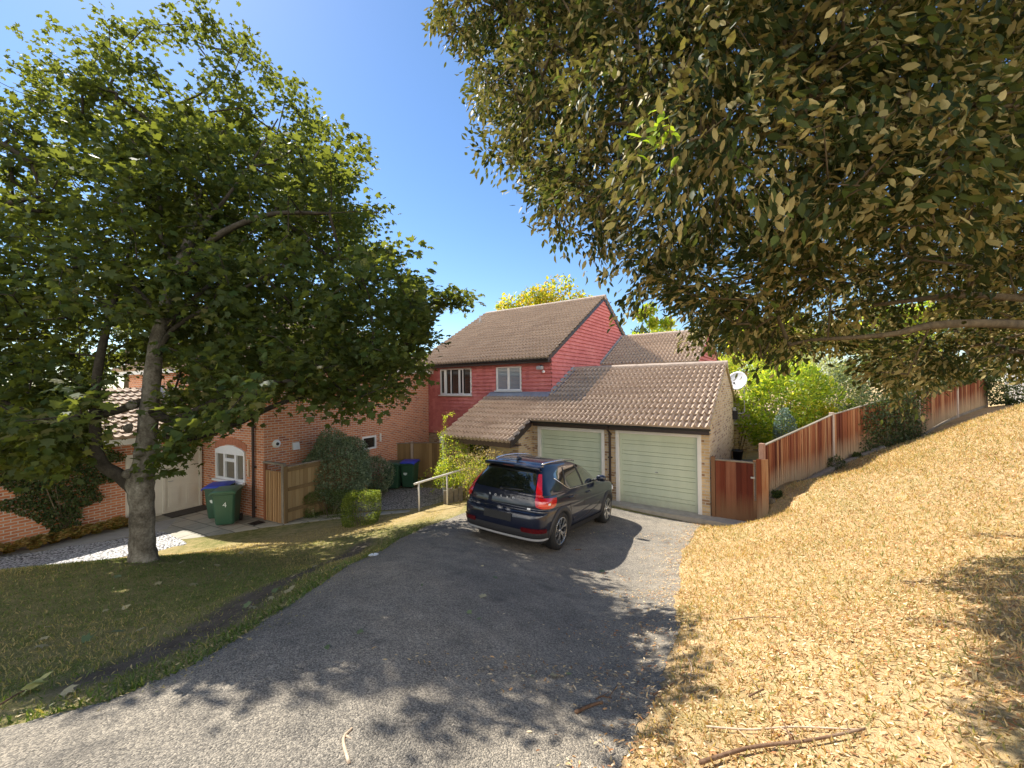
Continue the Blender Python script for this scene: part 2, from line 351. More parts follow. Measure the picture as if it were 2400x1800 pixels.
pattr(me, 'dry', dry); pattr(me, 'soil', np.clip(soil + under * .8, 0, 1)); pattr(me, 'edge', edge)
t = NT('ground_mat'); n1 = t.noise(.8, 5); n2 = t.noise(6, 5, .65); n3 = t.noise(70, 3, .7)
vst = t.noise(1, 4, .6, vec=t.map(t.co(), (160, 45, 60), (0, 0, .6)))
k = t.mix(.4, n2, n3)
green = t.ramp(t.mix(.45, t.mix(.5, n1, n2), n3), [(.34, (.085, .105, .025)), (.45, (.16, .17, .05)), (.52, (.29, .24, .105)), (.66, (.42, .33, .17))])
dryc = t.ramp(t.mix(.5, vst, t.mix(.5, n2, n3)), [(.33, (.23, .135, .065)), (.47, (.47, .325, .165)), (.60, (.61, .455, .255)), (.75, (.74, .59, .38))])
dryc = t.mix(t.math('MULTIPLY', t.ramp(t.noise(1.3, 4), [(.52, 0.), (.68, 1.)]), .55), dryc, (.25, .22, .08))
straw = t.ramp(k, [(.35, (.26, .19, .08)), (.6, (.44, .34, .17))])
soilc = t.ramp(k, [(.35, (.07, .058, .045)), (.62, (.17, .14, .11))])
def fuzzy(a, lo=.35, hi=.6): return t.ramp(t.math('ADD', a, t.math('MULTIPLY', t.math('SUBTRACT', t.mix(.5, n2, n3), .5), .9)), [(lo, 0.), (hi, 1.)])
c = t.mix(fuzzy(t.attr('edge'), .45, .8), green, straw); c = t.mix(fuzzy(t.attr('soil'), .45, .85), c, soilc); c = t.mix(fuzzy(t.attr('dry')), c, dryc)
t.color(c).rough(.95, .1).bump(t.mix(.5, n3, vst), .9, .03); MATS['ground'] = t.m
me.materials.append(t.m); go = bpy.data.objects.new('ground', me); link(go); tag(go, kind='structure'); me.shade_smooth()

# tarmac drive
t = NT('tarmac'); s1 = t.voro(120); s2 = t.noise(140, 3, .7); s3 = t.noise(.55, 5, .6); s4 = t.noise(4, 5, .6)
sep = t.node('ShaderNodeSeparateColor'); t.L(t.voro(120, out='Color'), sep.inputs[0]); g = t.mix(.45, sep.outputs[0], s2)
c = t.ramp(t.mix(.3, g, s4), [(.18, (.055, .052, .048)), (.40, (.175, .16, .138)), (.60, (.30, .268, .222)), (.82, (.54, .48, .39))])
c = t.mix(.75, c, t.ramp(s3, [(.3, (.52, .53, .56)), (.5, (.95, .93, .9)), (.7, (1.25, 1.18, 1.08))]), 'MULTIPLY')
c = t.mix(t.math('MULTIPLY', t.ramp(t.noise(1.7, 5, .6), [(.62, 0.), (.72, 1.)]), .5), c, (.07, .066, .062))
cr = t.node('ShaderNodeTexVoronoi', feature='DISTANCE_TO_EDGE'); cr.inputs['Scale'].default_value = .55; t.L(t.mix(.12, t.co(), t.noise(2.5, 4, out='Color')), cr.inputs['Vector']); c = t.mix(t.math('MULTIPLY', t.ramp(cr.outputs['Distance'], [(.001, 1.), (.005, 0.)]), .22), c, (.05, .045, .04))
c = t.mix(t.math('MULTIPLY', t.ramp(t.voro(38), [(.0, 1.), (.12, 0.)]), .35), c, (.50, .46, .40))
t.color(c).rough(.9, .2).bump(t.mix(.5, t.math('MULTIPLY', s1, -1.), s2), 1., .014); MATS['tarmac'] = t.m
strip_sheet('driveway', DL, DR, 150, 60, t.m, .018, .022)
# concrete strip in front of the garage and the side gate
def house_sheet(name, f, u0, u1, v0, v1, z, mat, nu=2, nv=2):
    return tag(MB().grid([[f(u0 + (u1 - u0) * i / nu, v0 + (v1 - v0) * j / nv, z) for j in range(nv + 1)][::-1] for i in range(nu + 1)]).build(name, mat), kind='structure')
M_apron = plain('apron_concrete', (.40, .36, .30), .9, .22, 5, .3)
mb = MB(); mb.box(-5.5, 1.05, -.42, .06, -.3, .03); tag(mb.build('garage_apron', M_apron, loc=B, rotz=-TH), kind='structure')
mb = MB(); mb.box(.99, 1.06, -.62, .2, -.3, .10); tag(mb.build('kerb_edging', M_apron, loc=B, rotz=-TH), kind='structure')
# paving, shingle and path on the neighbour's side
t = NT('paving_slabs'); b = t.node('ShaderNodeTexBrick'); b.offset = .5
for kk, vv in (('Scale', 1), ('Brick Width', .62), ('Row Height', .46), ('Mortar Size', .012), ('Mortar Smooth', .1)): b.inputs[kk].default_value = vv
b.inputs['Color1'].default_value = (0, 0, 0, 1); b.inputs['Color2'].default_value = (1, 1, 1, 1); t.L(t.map(t.co(), rot=(0, 0, TH2)), b.inputs['Vector'])
c = t.ramp(t.mix(.6, b.outputs['Color'], t.noise(5, 5)), [(.25, (.24, .235, .20)), (.5, (.36, .335, .275)), (.75, (.44, .385, .30))])
c = t.mix(b.outputs['Fac'], c, (.13, .12, .10)); t.color(c).rough(.85, .3).bump(t.math('MULTIPLY', b.outputs['Fac'], -1.), .5, .01); M_pav = t.m
def shingle(name, a, bb, cc):
    t = NT(name); v1 = t.voro(26); vc = t.voro(26, out='Color'); sep = t.node('ShaderNodeSeparateColor'); t.L(vc, sep.inputs[0])
    c = t.mix(t.ramp(v1, [(.35, 0.), (.75, 1.)]), t.ramp(sep.outputs[0], [(.1, a), (.5, bb), (.9, cc)]), (.06, .055, .05)); t.color(c).rough(.8, .3).bump(t.math('MULTIPLY', v1, -1.), 1., .03); return t.m
M_shw = shingle('white_shingle', (.45, .44, .45), (.66, .65, .65), (.80, .79, .77)); M_shg = shingle('grey_shingle', (.28, .25, .22), (.46, .42, .37), (.62, .57, .5))
pw = [(-15.5, 7.0), (-12.3, 9.1), (-10.4, 10.25), (-9.55, 10.8)]; pl = [(-13.7, 5.2), (-10.6, 7.5), (-8.65, 9.0), (-8.1, 9.9)]
strip_sheet('white_shingle_bed', pw, pl, 40, 14, M_shw, .03, .05)
strip_sheet('path', [(-16.5, 8.2), (-12.9, 10.2), (-10.95, 11.3), (-10.1, 12.0)], [(-15.4, 7.05), (-12.25, 9.15), (-10.35, 10.3), (-9.5, 10.85)], 40, 10, plain('path_concrete', (.30, .29, .27), .9, .15, 6, .2), .026)
strip_sheet('paving', [(-11.2, 12.2), (-10.2, 13.5), (-7.2, 11.8), (-6.6, 11.85), (-5.2, 12.15), (-4.0, 12.1), (-3.1, 12.05)], [(-9.6, 10.75), (-8.6, 10.15), (-7.2, 10.75), (-6.5, 11.1), (-5.2, 11.55), (-4.1, 11.68), (-3.1, 11.75)], 60, 14, M_pav, .022, .03)
strip_sheet('grey_shingle_bed', [(-6.4, 16), (-5.6, 13), (-5.5, 12.35)], [(-1.2, 14.6), (-2.4, 12.9), (-2.9, 12.2)], 30, 20, M_shg, .02, .03)

# ------------------------------------------------------------------ building helpers
def roof(mb, O, A, S, L, Hh, clip=None, gauge=.30, pitch=.16, amp=.042, lift=.055, per=8):
    """tiled plane: O eave corner, A unit along the eave, S unit up the slope; clip(h) -> (a0, a1)"""
    O, A, S = [np.array(q, float) for q in (O, A, S)]; N = np.cross(A, S)
    if N[2] < 0: N = -N
    nc = max(1, int(round(Hh / gauge))); g = Hh / nc; r = np.random.default_rng(int(abs(O[0] * 97 + O[1] * 31 + O[2] * 7)))
    for c in range(nc):
        h0 = c * g - (.03 if c else 0); h1 = (c + 1) * g
        a0, a1 = clip((h0 + h1) / 2) if clip else (0, L)
        if a1 - a0 < .05: continue
        n = max(4, int((a1 - a0) / pitch * per)); a = np.linspace(a0, a1, n + 1)
        w = (np.cos(2 * math.pi * a / pitch) + .35 * np.cos(4 * math.pi * a / pitch)) * amp
        jit = np.repeat(r.normal(0, .004, (n // (2 * per) + 2)), 2 * per)[:n + 1]
        row = []
        for h, l in ((h0, lift + .012), (h0 + .004, lift + .016), (h1, .012)):
            row.append([O + A * a[i] + S * h + N * (l + w[i] + jit[i] * (1 if l > .02 else 0)) for i in range(n + 1)])
        low = [O + A * a[i] + S * h0 + N * (-.014 + min(0, w[i])) for i in range(n + 1)]
        mb.grid([low] + row)
    return mb
def hang(mb, O, A, z0, z1, span, out=.048, course=.150, nrm=None):
    """tile-hung wall face: span(z) -> list of (a0, a1)"""
    O, A = np.array(O, float), np.array(A, float); N = np.array(nrm, float); n = int(math.ceil((z1 - z0) / course - 1e-6))
    for i in range(n):
        za = z0 + i * course; zb = min(za + course, z1)
        for a0, a1 in span((za + zb) / 2):
            if a1 - a0 < .02: continue
            m = max(1, int((a1 - a0) / .165)); aa = np.linspace(a0, a1, m + 1)
            jit = rng.normal(0, .0035, m + 1)
            lo = [O + A * a + np.array([0, 0, za - .004 + jit[k]]) + N * (out + .012) for k, a in enumerate(aa)]
            hi = [O + A * a + np.array([0, 0, zb]) + N * .006 for a in aa]
            un = [O + A * a + np.array([0, 0, za - .004 + jit[k]]) + N * 0 for k, a in enumerate(aa)]
            mb.grid([un, lo, hi])
    return mb
def fixn(mb, d):
    d = np.array(d, float); f2 = []
    for f in mb.f:
        p = [np.array(mb.v[q]) for q in f[:3]]; n = np.cross(p[1] - p[0], p[2] - p[0]); f2.append(f if n @ d >= 0 else f[::-1])
    mb.f = f2; return mb
def wall_holes(mb, u0, u1, z0, z1, holes, pos):
    """flat wall split into rectangles round its openings; pos(u, z) -> point"""
    us = sorted({u0, u1, *[h[0] for h in holes], *[h[1] for h in holes]}); zs = sorted({z0, z1, *[h[2] for h in holes], *[h[3] for h in holes]})
    for a, b_ in zip(us, us[1:]):
        for c_, d in zip(zs, zs[1:]):
            if any(a >= h[0] - 1e-6 and b_ <= h[1] + 1e-6 and c_ >= h[2] - 1e-6 and d <= h[3] + 1e-6 for h in holes): continue
            mb.quad(pos(a, c_), pos(b_, c_), pos(b_, d), pos(a, d))
    return mb
def window(parent, u0, u1, z0, z1, v, divs, name='window', sash=.055, sill=True, glass=None, horiz=None, depth=.05, mat=None):
    """framed window in the plane y = v facing -y"""
    mat = mat or M_white; f = MB(); t_ = sash
    f.box(u0, u1, v - .035, v + .04, z0, z0 + t_); f.box(u0, u1, v - .035, v + .04, z1 - t_, z1); f.box(u0, u0 + t_, v - .035, v + .04, z0 + t_, z1 - t_); f.box(u1 - t_, u1, v - .035, v + .04, z0 + t_, z1 - t_)
    for d in divs: f.box(d - t_ * .75, d + t_ * .75, v - .033, v + .038, z0 + t_, z1 - t_)
    w = f.build(name, mat, parent, bevel=.006)
    g = MB(); g.quad((u0 + t_ * .6, v + .012, z0 + t_ * .6), (u1 - t_ * .6, v + .012, z0 + t_ * .6), (u1 - t_ * .6, v + .012, z1 - t_ * .6), (u0 + t_ * .6, v + .012, z1 - t_ * .6)); g.build('pane', glass or M_glass, w)
    if sill: MB().box(u0 - .06, u1 + .06, v - .11, v - .0352, z0 - .05, z0 - .002).build('sill', mat, w, bevel=.008)
    return w
def gutter(mb, x0, x1, y, z, r=.055):
    pr = [(y + r * math.cos(t_), z + r * math.sin(t_)) for t_ in np.linspace(math.pi, 2 * math.pi, 9)] + [(y + r * .86, z), (y - r * .86, z)]
    mb.prism([(x0, a, b) for a, b in pr], (x1 - x0, 0, 0)); return mb
# ------------------------------------------------------------------ red tile-hung house
house = thing('tile_hung_house', 'two storey house with red hung tiles, brown tiled gable roof and white windows', 'house', B, -TH)
US, UE, VF, VB, RV, RZ, EV, EZ = -12.4, -5.5, 1.36, 11.58, 6.47, 7.70, 1.0, 4.53
sl = (RZ - EZ) / (RV - EV)
wins = [(-11.2, -9.36, 3.15, 4.31), (-8.02, -6.81, 3.33, 4.29)]
mb = MB(); wall_holes(mb, US, UE, -.7, 4.5, wins, lambda u, z: (u, VF, z))
mb.quad((UE, VF, -.7), (UE, VB, -.7), (UE, VB, 4.5), (UE, VF, 4.5)); mb.quad((US, VB, -.7), (US, VF, -.7), (US, VF, 4.5), (US, VB, 4.5)); mb.quad((UE, VB, -.7), (US, VB, -.7), (US, VB, 4.5), (UE, VB, 4.5))
for uu in (UE, US): mb.poly([(uu, VF, 4.5), (uu, VB, 4.5), (uu, RV, RZ - .15)])
mb.build('brick_wall', M_garbrick, house)
def fspan(z):
    s = [(US - .03, UE + .03)]
    for h in wins:
        if h[2] - .06 < z < h[3]:
            s2 = []
            for a, b_ in s: s2 += [(a, min(b_, h[0] - .02)), (max(a, h[1] + .02), b_)] if a < h[0] < b_ else [(a, b_)]
            s = s2
    return s
mb = hang(MB(), (0, VF, 0), (1, 0, 0), 1.42, 4.46, fspan, nrm=(0, -1, 0)); fixn(mb, (0, -1, .2)).build('front_hung_tiles', M_redtile, house)
mb = hang(MB(), (UE, 0, 0), (0, 1, 0), 2.6, RZ - .12, lambda z: [(VF - .03 if z < 4.62 else EV + (z - EZ) / sl + .16, VB if z < 4.62 else 2 * RV - EV - (z - EZ) / sl - .16)], nrm=(1, 0, 0))
fixn(mb, (1, 0, .2)).build('gable_hung_tiles', M_redtile, house)
SL = math.hypot(RV - EV, RZ - EZ); S = np.array((0, (RV - EV) / SL, (RZ - EZ) / SL))
mb = roof(MB(), (US - .2, EV, EZ), (1, 0, 0), S, UE - US + .32, SL); fixn(mb, (0, -1, 1))
mr = roof(MB(), (US - .2, 2 * RV - EV, EZ), (1, 0, 0), S * (1, -1, 1), UE - US + .32, SL, per=4); fixn(mr, (0, 1, 1)); mb.add(mr.v, mr.f)
rf = mb.build('main_roof', M_rooftile2, house)
M_ridge = plain('ridge_mortar', (.40, .32, .26), .9, .25, 7, .3)
def ridge(parent, u0, u1, v, z, mat=M_ridge, n='ridge_tiles', r=.12):
    m = MB(); k = int((u1 - u0) / .45) + 1
    for i in range(k):
        a = u0 + (u1 - u0) * i / k; b_ = u0 + (u1 - u0) * (i + 1) / k + .02
        m.tube([(a, v, z - .045), (b_, v, z - .045)], [r * (1 + .04 * (i % 2)), r * 1.04], 12)
    return m.build(n, mat, parent, smooth=False)
ridge(house, US - .2, UE + .12, RV, RZ + .03)
for sgn in (1, -1):
    for uu in (UE + .055, US - .18):
        m = MB(); p = lambda d, dz: (uu, RV - sgn * (RV - EV) * d, RZ - (RZ - EZ) * d + dz)
        m.prism([p(0, -.0), p(1, -.0), p(1, -.17), p(0, -.17)], (.025, 0, 0)); m.build('bargeboard', M_brown, house)
m = MB(); m.box(US - .15, UE + .06, EV + .07, EV + .10, EZ - .17, EZ + .0); m.box(US - .15, UE + .06, EV + .101, VF - .03, EZ - .165, EZ - .14); m.build('fascia', M_brown, house)
gutter(MB(), US - .2, UE + .03, EV + .005, EZ - .035).build('gutter', M_black, house)
window(house, *wins[0], VF - .02, (-10.87, -10.05), name='window', glass=M_glassd)
m = MB(); w0 = bpy.data.objects['window']
m.box(-10.55, -10.50, VF - .06, VF - .045, 3.2, 4.26); 
for a, b_ in ((-11.17, -10.9), (-10.02, -9.80)):
    m.box(a, a + .04, VF - .07, VF - .052, 3.19, 4.27); m.box(b_ - .04, b_, VF - .07, VF - .052, 3.19, 4.27); m.box(a + .04, b_ - .04, VF - .07, VF - .052, 3.19, 3.23); m.box(a + .04, b_ - .04, VF - .07, VF - .052, 4.23, 4.27)
m.build('casement', M_white, w0)
tag(w0, 'wide three light window with a dark open casement')
w1 = window(house, *wins[1], VF - .02, (-7.42,), glass=glassmat('sky_painted_glass', (.20, .27, .34), refl=.16)); tag(w1, 'two light window with pale blue panes painted like reflected sky')  # pale blue pane colour stands in for the reflected sky
MB().box(-8.1, -6.75, VF - .03, VF + .002, 3.1, 3.275).build('apron_flashing', M_lead, house)
m = MB(); m.tube([(US + .33, VF - .09, 4.4), (US + .33, VF - .09, 1.5), (US + .36, VF - .07, 1.35), (US + .36, VF - .07, -.35)], .036, 8); m.build('downpipe', M_black, house, smooth=True)
m = MB(); m.lathe([(.0, .42), (.055, .42), (.055, 0)], 10, (-12.0, 5.15, EZ + sl * (5.15 - EV) + .0)); m.build('vent_pipe', M_grey, house); m = MB(); m.obox((-12.0, 5.12, EZ + sl * (5.12 - EV) + .055), (1, 0, 0), S, np.cross((1, 0, 0), S), .2, .24, .006); m.build('pipe_flashing', M_lead, house)
# rear wing
WR, WZ, WE, WEZ = 8.95, 6.0, 5.95, 4.42
ws = math.hypot(WR - WE, WZ - WEZ); WS = np.array((0, (WR - WE) / ws, (WZ - WEZ) / ws)); WU1 = -1.35
mb = roof(MB(), (UE, WE, WEZ), (1, 0, 0), WS, WU1 - UE + .1, ws); fixn(mb, (0, -1, 1)); mr = roof(MB(), (UE, 2 * WR - WE, WEZ), (1, 0, 0), WS * (1, -1, 1), WU1 - UE + .1, ws, per=4); fixn(mr, (0, 1, 1)); mb.add(mr.v, mr.f)
mb.build('rear_wing_roof', M_rooftile, house); ridge(house, UE, WU1 + .1, WR, WZ + .03)
m = MB(); m.box(UE, WU1, WE + .3, 11.6, -.7, WEZ); m.build('rear_wing_wall', M_garbrick, house)
m = MB(); m.poly([(WU1 + .002, WE + .3, WEZ), (WU1 + .002, 11.6, WEZ), (WU1 + .002, WR, WZ - .1)]); m.build('rear_wing_gable', M_redtile, house)
mb = hang(MB(), (WU1, 0, 0), (0, 1, 0), 3.2, WZ - .1, lambda z: [(WE + .3, 11.6) if z < WEZ + .1 else (WE + (z - WEZ) / .527 + .1, 2 * WR - WE - (z - WEZ) / .527 - .1)], nrm=(1, 0, 0)); fixn(mb, (1, 0, .2)).build('rear_wing_hung_tiles', M_redtile, house)
m = MB(); m.box(UE, WU1 + .08, WE + .05, WE + .08, WEZ - .15, WEZ + .01); m.build('rear_wing_fascia', M_brown, house); gutter(MB(), UE + .02, WU1 + .08, WE - .01, WEZ - .03).build('rear_wing_gutter', M_black, house)
m = MB()
for i in range(22):
    d = i / 22; v_ = WE + (WR - WE) * d; z_ = WEZ + (WZ - WEZ) * d
    m.box(UE + .0365, UE + .06, v_ - .01, v_ + .13, z_ + .03, z_ + .19)
m.build('stepped_flashing', M_lead, house)

# ------------------------------------------------------------------ double garage with tiled porch roof
gar = thing('double_garage', 'buff brick double garage with sage green doors and long tiled porch roof', 'garage', B, -TH)
GE, GEZ, GS, GR = -.3, 2.38, .5, 3.25
PV = -1.53; O = np.array((-8.3, PV, GEZ + GS * (PV - GE))); gs = math.hypot(1, GS); S = np.array((0, 1 / gs, GS / gs))
def gclip(h):
    v_ = PV + h / gs
    return (0, 2.95) if v_ < GE - .02 else ((0, 8.36) if v_ < VF - .12 else (2.8 + .04, 8.36))
mb = roof(MB(), O, (1, 0, 0), S, 8.36, (GR - PV) * gs, gclip, gauge=.33); fixn(mb, (0, -1, 1))
mr = roof(MB(), (UE, 5.85, GEZ + GS * (GR * 2 - 5.85 - GE)), (1, 0, 0), S * (1, -1, 1), 5.56, (5.85 - GR) * gs, per=4); fixn(mr, (0, 1, 1)); mb.add(mr.v, mr.f)
mb.build('garage_roof', M_rooftile, gar); gz_ = lambda v_: GEZ + GS * ((v_ if v_ < GR else 2 * GR - v_) - GE)
ridge(gar, UE, .06, GR, gz_(GR) + .03)
drs = [(-5.27, -2.9, -.0, 2.14), (-2.55, -.2, .0, 2.17)]
mb = MB(); wall_holes(mb, -6.2, 0, -.5, gz_(0) - .03, [(a, b_, -.5, d) for a, b_, c_, d in drs], lambda u, z: (u, 0, z))
T = lambda v_: gz_(v_) - .012
mb.poly([(0, 0, -.5), (0, 5.5, -.5), (0, 5.5, T(5.5)), (0, GR, T(GR)), (0, 0, T(0))]); mb.quad((0, 5.5, -.5), (UE, 5.5, -.5), (UE, 5.5, T(5.5)), (0, 5.5, T(5.5)))
mb.build('brick_wall', M_garbrick, gar)
m = MB(); m.quad((-6.2, .6, -.5), (0, .6, -.5), (0, .6, 2.3), (-6.2, .6, 2.3)); m.build('inner_wall', M_black, gar)
m = MB()  # mortar-pointed verge
for a, b_ in ((GE, GR), (5.85, GR)): m.prism([(.005, a, gz_(a) - .0), (.005, b_, gz_(b_) - .0), (.005, b_, gz_(b_) - .06), (.005, a, gz_(a) - .06)], (.05, 0, 0))
m.build('verge', plain('verge_mortar', (.42, .36, .20), .9, .2, 9, .3), gar)
# porch walls under the long roof
mb = MB(); mb.poly([(-5.5, -.85, -.6), (-5.5, -.001, -.6), (-5.5, -.001, T(0)), (-5.5, -.85, T(-.85))])
wall_holes(mb, -8.2, -5.5, -.6, T(-.85) - .01, [(-7.6, -6.7, -.6, 1.75)], lambda u, z: (u, -.85, z)); mb.poly([(-8.2, VF, -.6), (-8.2, -.85, -.6), (-8.2, -.85, T(-.85)), (-8.2, VF, T(VF))]); mb.build('porch_wall', M_garbrick, gar)
m = MB(); m.box(-7.6, -6.7, -.8, -.76, -.6, 1.75); m.build('porch_door', M_brown, gar)
m = MB(); m.box(-8.25, -5.36, PV + .05, PV + .075, O[2] - .19, O[2] - .0); m.box(-8.25, -5.36, PV + .076, -.86, O[2] - .185, O[2] - .165); m.build('porch_fascia', plain('faded_brown', (.10, .065, .05), .6, .25, 8), gar)
m = MB(); m.prism([(-5.345, PV, T(PV) + .02), (-5.345, GE - .02, T(GE) + .01), (-5.345, GE - .02, T(GE) - .2), (-5.345, PV, T(PV) - .17)], (.024, 0, 0)); m.build('porch_bargeboard', M_brown, gar)
m = MB(); m.box(-8.34, -8.2, PV - .06, PV + .3, O[2] - .22, O[2] - .02); m.tube([(-8.27, PV + .04, O[2] - .2), (-8.27, PV + .04, -.35)], .035, 8); m.build('porch_downpipe', M_white, gar)
m = MB(); m.box(-5.33, .03, GE + .06, GE + .09, GEZ - .21, GEZ - .02); m.box(-5.33, .03, GE + .091, -.002, GEZ - .205, GEZ - .18); m.build('fascia', M_brown, gar)
gutter(MB(), -5.33, .07, GE - .01, GEZ - .045, .058).build('gutter', M_black, gar)
m = MB(); m.tube([(-2.72, GE, GEZ - .09), (-2.72, GE + .03, GEZ - .17), (-2.72, -.05, GEZ - .33), (-2.72, -.05, .02)], .036, 8)
for z in (.5, 1.3, 2.0): m.box(-2.78, -2.66, -.06, -.001, z, z + .035)
m.build('downpipe', M_brown, gar)
# flashing where roof meets the gable and the front wall
m = MB(); d0, d1 = VF - .1, GR - .05
m.prism([(UE + .037, d0, gz_(d0) + .03), (UE + .037, d1, gz_(d1) + .03), (UE + .037, d1, gz_(d1) + .2), (UE + .037, d0, gz_(d0) + .2)], (.01, 0, 0))
m.prism([(UE + .048, d0, gz_(d0) + .055), (UE + .048, d1, gz_(d1) + .055), (UE + .16, d1, gz_(d1) + .06), (UE + .16, d0, gz_(d0) + .06)], (0, 0, .006))
z0 = gz_(VF - .12)
m.quad((-8.32, VF - .36, z0 - .045), (UE + .05, VF - .36, z0 - .045), (UE + .05, VF - .04, z0 + .13), (-8.32, VF - .04, z0 + .13)); m.build('lead_flashing', M_lead, gar)
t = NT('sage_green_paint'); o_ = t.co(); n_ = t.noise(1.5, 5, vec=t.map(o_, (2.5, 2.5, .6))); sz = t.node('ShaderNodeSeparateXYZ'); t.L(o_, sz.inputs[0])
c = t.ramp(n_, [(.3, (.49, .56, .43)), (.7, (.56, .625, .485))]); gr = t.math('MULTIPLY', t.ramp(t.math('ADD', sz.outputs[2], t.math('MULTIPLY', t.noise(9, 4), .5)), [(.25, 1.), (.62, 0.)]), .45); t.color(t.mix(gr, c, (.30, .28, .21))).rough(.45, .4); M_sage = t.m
for a, b_, c_, d in drs:
    dp = MB(); zs = [.02]; z = .02; fa, fb, ft = a + .105, b_ - .105, d - .11
    wide = True
    n = 7; per = (ft - .02) / (n - .35); prof = []
    for i in range(n):
        z0 = .02 + i * per; hw = per * .64
        prof += [(.088, z0), (.088, z0 + .010), (.060, z0 + .013), (.060, min(ft, z0 + hw))]
        if z0 + hw < ft: prof += [(.088, z0 + hw + .001), (.088, z0 + hw + .011), (.066, z0 + hw + .014), (.066, min(ft, z0 + per) - .001)]
    for (y0, z0), (y1, z1) in zip(prof, prof[1:]):
        if z1 > z0 + 1e-5: dp.quad((fa + .07, y0, z0), (fb - .07, y0, z0), (fb - .07, y1, z1), (fa + .07, y1, z1))
    for s0, s1 in ((fa, fa + .07), (fb - .07, fb)): dp.box(s0, s1, .055, .09, .02, ft)
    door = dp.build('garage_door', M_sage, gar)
    fr = MB(); fr.box(a, a + .1, -.035, .09, .0, d); fr.box(b_ - .1, b_, -.035, .09, .0, d); fr.box(a + .1, b_ - .1, -.035, .09, d - .105, d); fr.build('door_frame', M_whitewood, door, bevel=.008)
    h = MB(); mx = (a + b_) / 2; h.tube([(mx, .06, 1.0), (mx, .015, 1.0)], .014, 8); h.bar((mx - .045, .012, 1.0), (mx + .045, .012, 1.0), .018, .018); h.build('handle', M_grey, door)
    tag(door, 'sage green ribbed up and over door beside the side gate' if a > -3 else 'sage green ribbed up and over door behind the parked car')

# things fixed to the walls
sd_ = thing('satellite_dish', 'grey satellite dish on a mast at the back of the garage gable', 'satellite dish', W(.10, 5.25, 2.55), -TH)
m = MB(); m.tube([(-.1, 0, -.15), (.22, 0, -.15), (.28, 0, -.1), (.28, 0, 1.1)], .018, 8); m.build('mast', M_grey, sd_)
m = MB(); m.lathe([(.36 * q, .09 * q * q) for q in np.linspace(0, 1, 9)], 28, (.10, -.22, 1.02), (-.32, -.88, .36)); d = m.build('reflector', plain('dish_grey', (.62, .64, .66), .5, .05), sd_, smooth=True); so_ = d.modifiers.new('thick', 'SOLIDIFY'); so_.thickness = .012
m = MB(); m.bar((.28, 0, 1.0), (.17, -.1, 1.0), .05, .08); m.tube([(.14, -.2, .72), (.02, -.52, .95)], .012, 6); m.box(-.02, .05, -.58, -.49, .92, 1.0); m.build('arm', M_grey, sd_)
al = thing('alarm_box', 'small dark bracket box on the rear edge of the garage gable', 'alarm box', W(.004, 5.2, 2.2), -TH); MB().box(0, .16, -.12, .12, -.02, .3).build('case', M_black, al); MB().box(.02, .1, -.09, .09, .3, .42).build('lid', M_grey, al)
sl_ = thing('security_light', 'small black and silver floodlight under the house eave corner', 'floodlight', W(-5.85, 1.28, 4.12), -TH)
MB().box(-.12, .12, -.22, -.06, -.02, .12).build('head', M_grey, sl_, bevel=.02); MB().box(-.03, .03, -.0602, .03, .02, .16).build('bracket', M_black, sl_); MB().lathe([(0, -.16), (.05, -.15), (.06, -.09), (0, -.06)], 12, (.13, -.1, .02)).build('sensor', M_white, sl_, smooth=True)

# ------------------------------------------------------------------ orange-red brick neighbour
nb = thing('brick_house', 'orange red brick house with arched white window, side wing and white door behind the tree', 'house', H0, -TH2)
ah = (-2.58, -.94, 1.0, 1.95); sw_ = (3.62, 4.3, 1.5, 2.0)
mb = MB(); wall_holes(mb, -9, 0, -.7, 4.7, [ah], lambda u, z: (u, 0, z)); wall_holes(mb, 0, 7.5, -.7, 4.7, [sw_], lambda v_, z: (0, v_, z)); mb.quad((0, 7.5, -.7), (-9, 7.5, -.7), (-9, 7.5, 4.7), (0, 7.5, 4.7)); mb.quad((-9, 7.5, -.7), (-9, 0, -.7), (-9, 0, 4.7), (-9, 7.5, 4.7))
mb.build('brick_wall', M_redbrick, nb)
hq = math.hypot(1, .7); mb = MB()
for O_, A_, S_, L_ in (((-9.35, -.35, 4.62), (1, 0, 0), (0, 1, .7), 9.7), ((.35, -.35, 4.62), (0, 1, 0), (-1, 0, .7), 8.2), ((.35, 7.85, 4.62), (-1, 0, 0), (0, -1, .7), 9.7), ((-9.35, 7.85, 4.62), (0, -1, 0), (1, 0, .7), 8.2)):
    r1 = roof(MB(), O_, A_, np.array(S_) / hq, L_, 4.1 * hq, lambda h, L_=L_: (h / hq, L_ - h / hq), per=4); fixn(r1, (0, 0, 1)); mb.add(r1.v, r1.f)
mb.build('hipped_roof', M_rooftile2, nb)
m = MB(); m.box(-9.3, .3, -.3, -.27, 4.45, 4.62); m.box(.27, .3, -.269, 7.8, 4.45, 4.62); m.build('fascia', M_whitewood, nb)
m = MB(); m.box(-9.3, .269, -.269, -.001, 4.47, 4.49); m.box(.001, .269, -.0, 7.8, 4.47, 4.49); m.build('soffit', M_whitewood, nb)
m = MB(); m.tube([(-.45, -.06, 4.44), (-.45, -.06, -.12)], .038, 8)
for z in (.3, 1.5, 2.7, 3.9): m.box(-.52, -.38, -.07, -.001, z, z + .04)
m.build('downpipe', M_brown, nb)
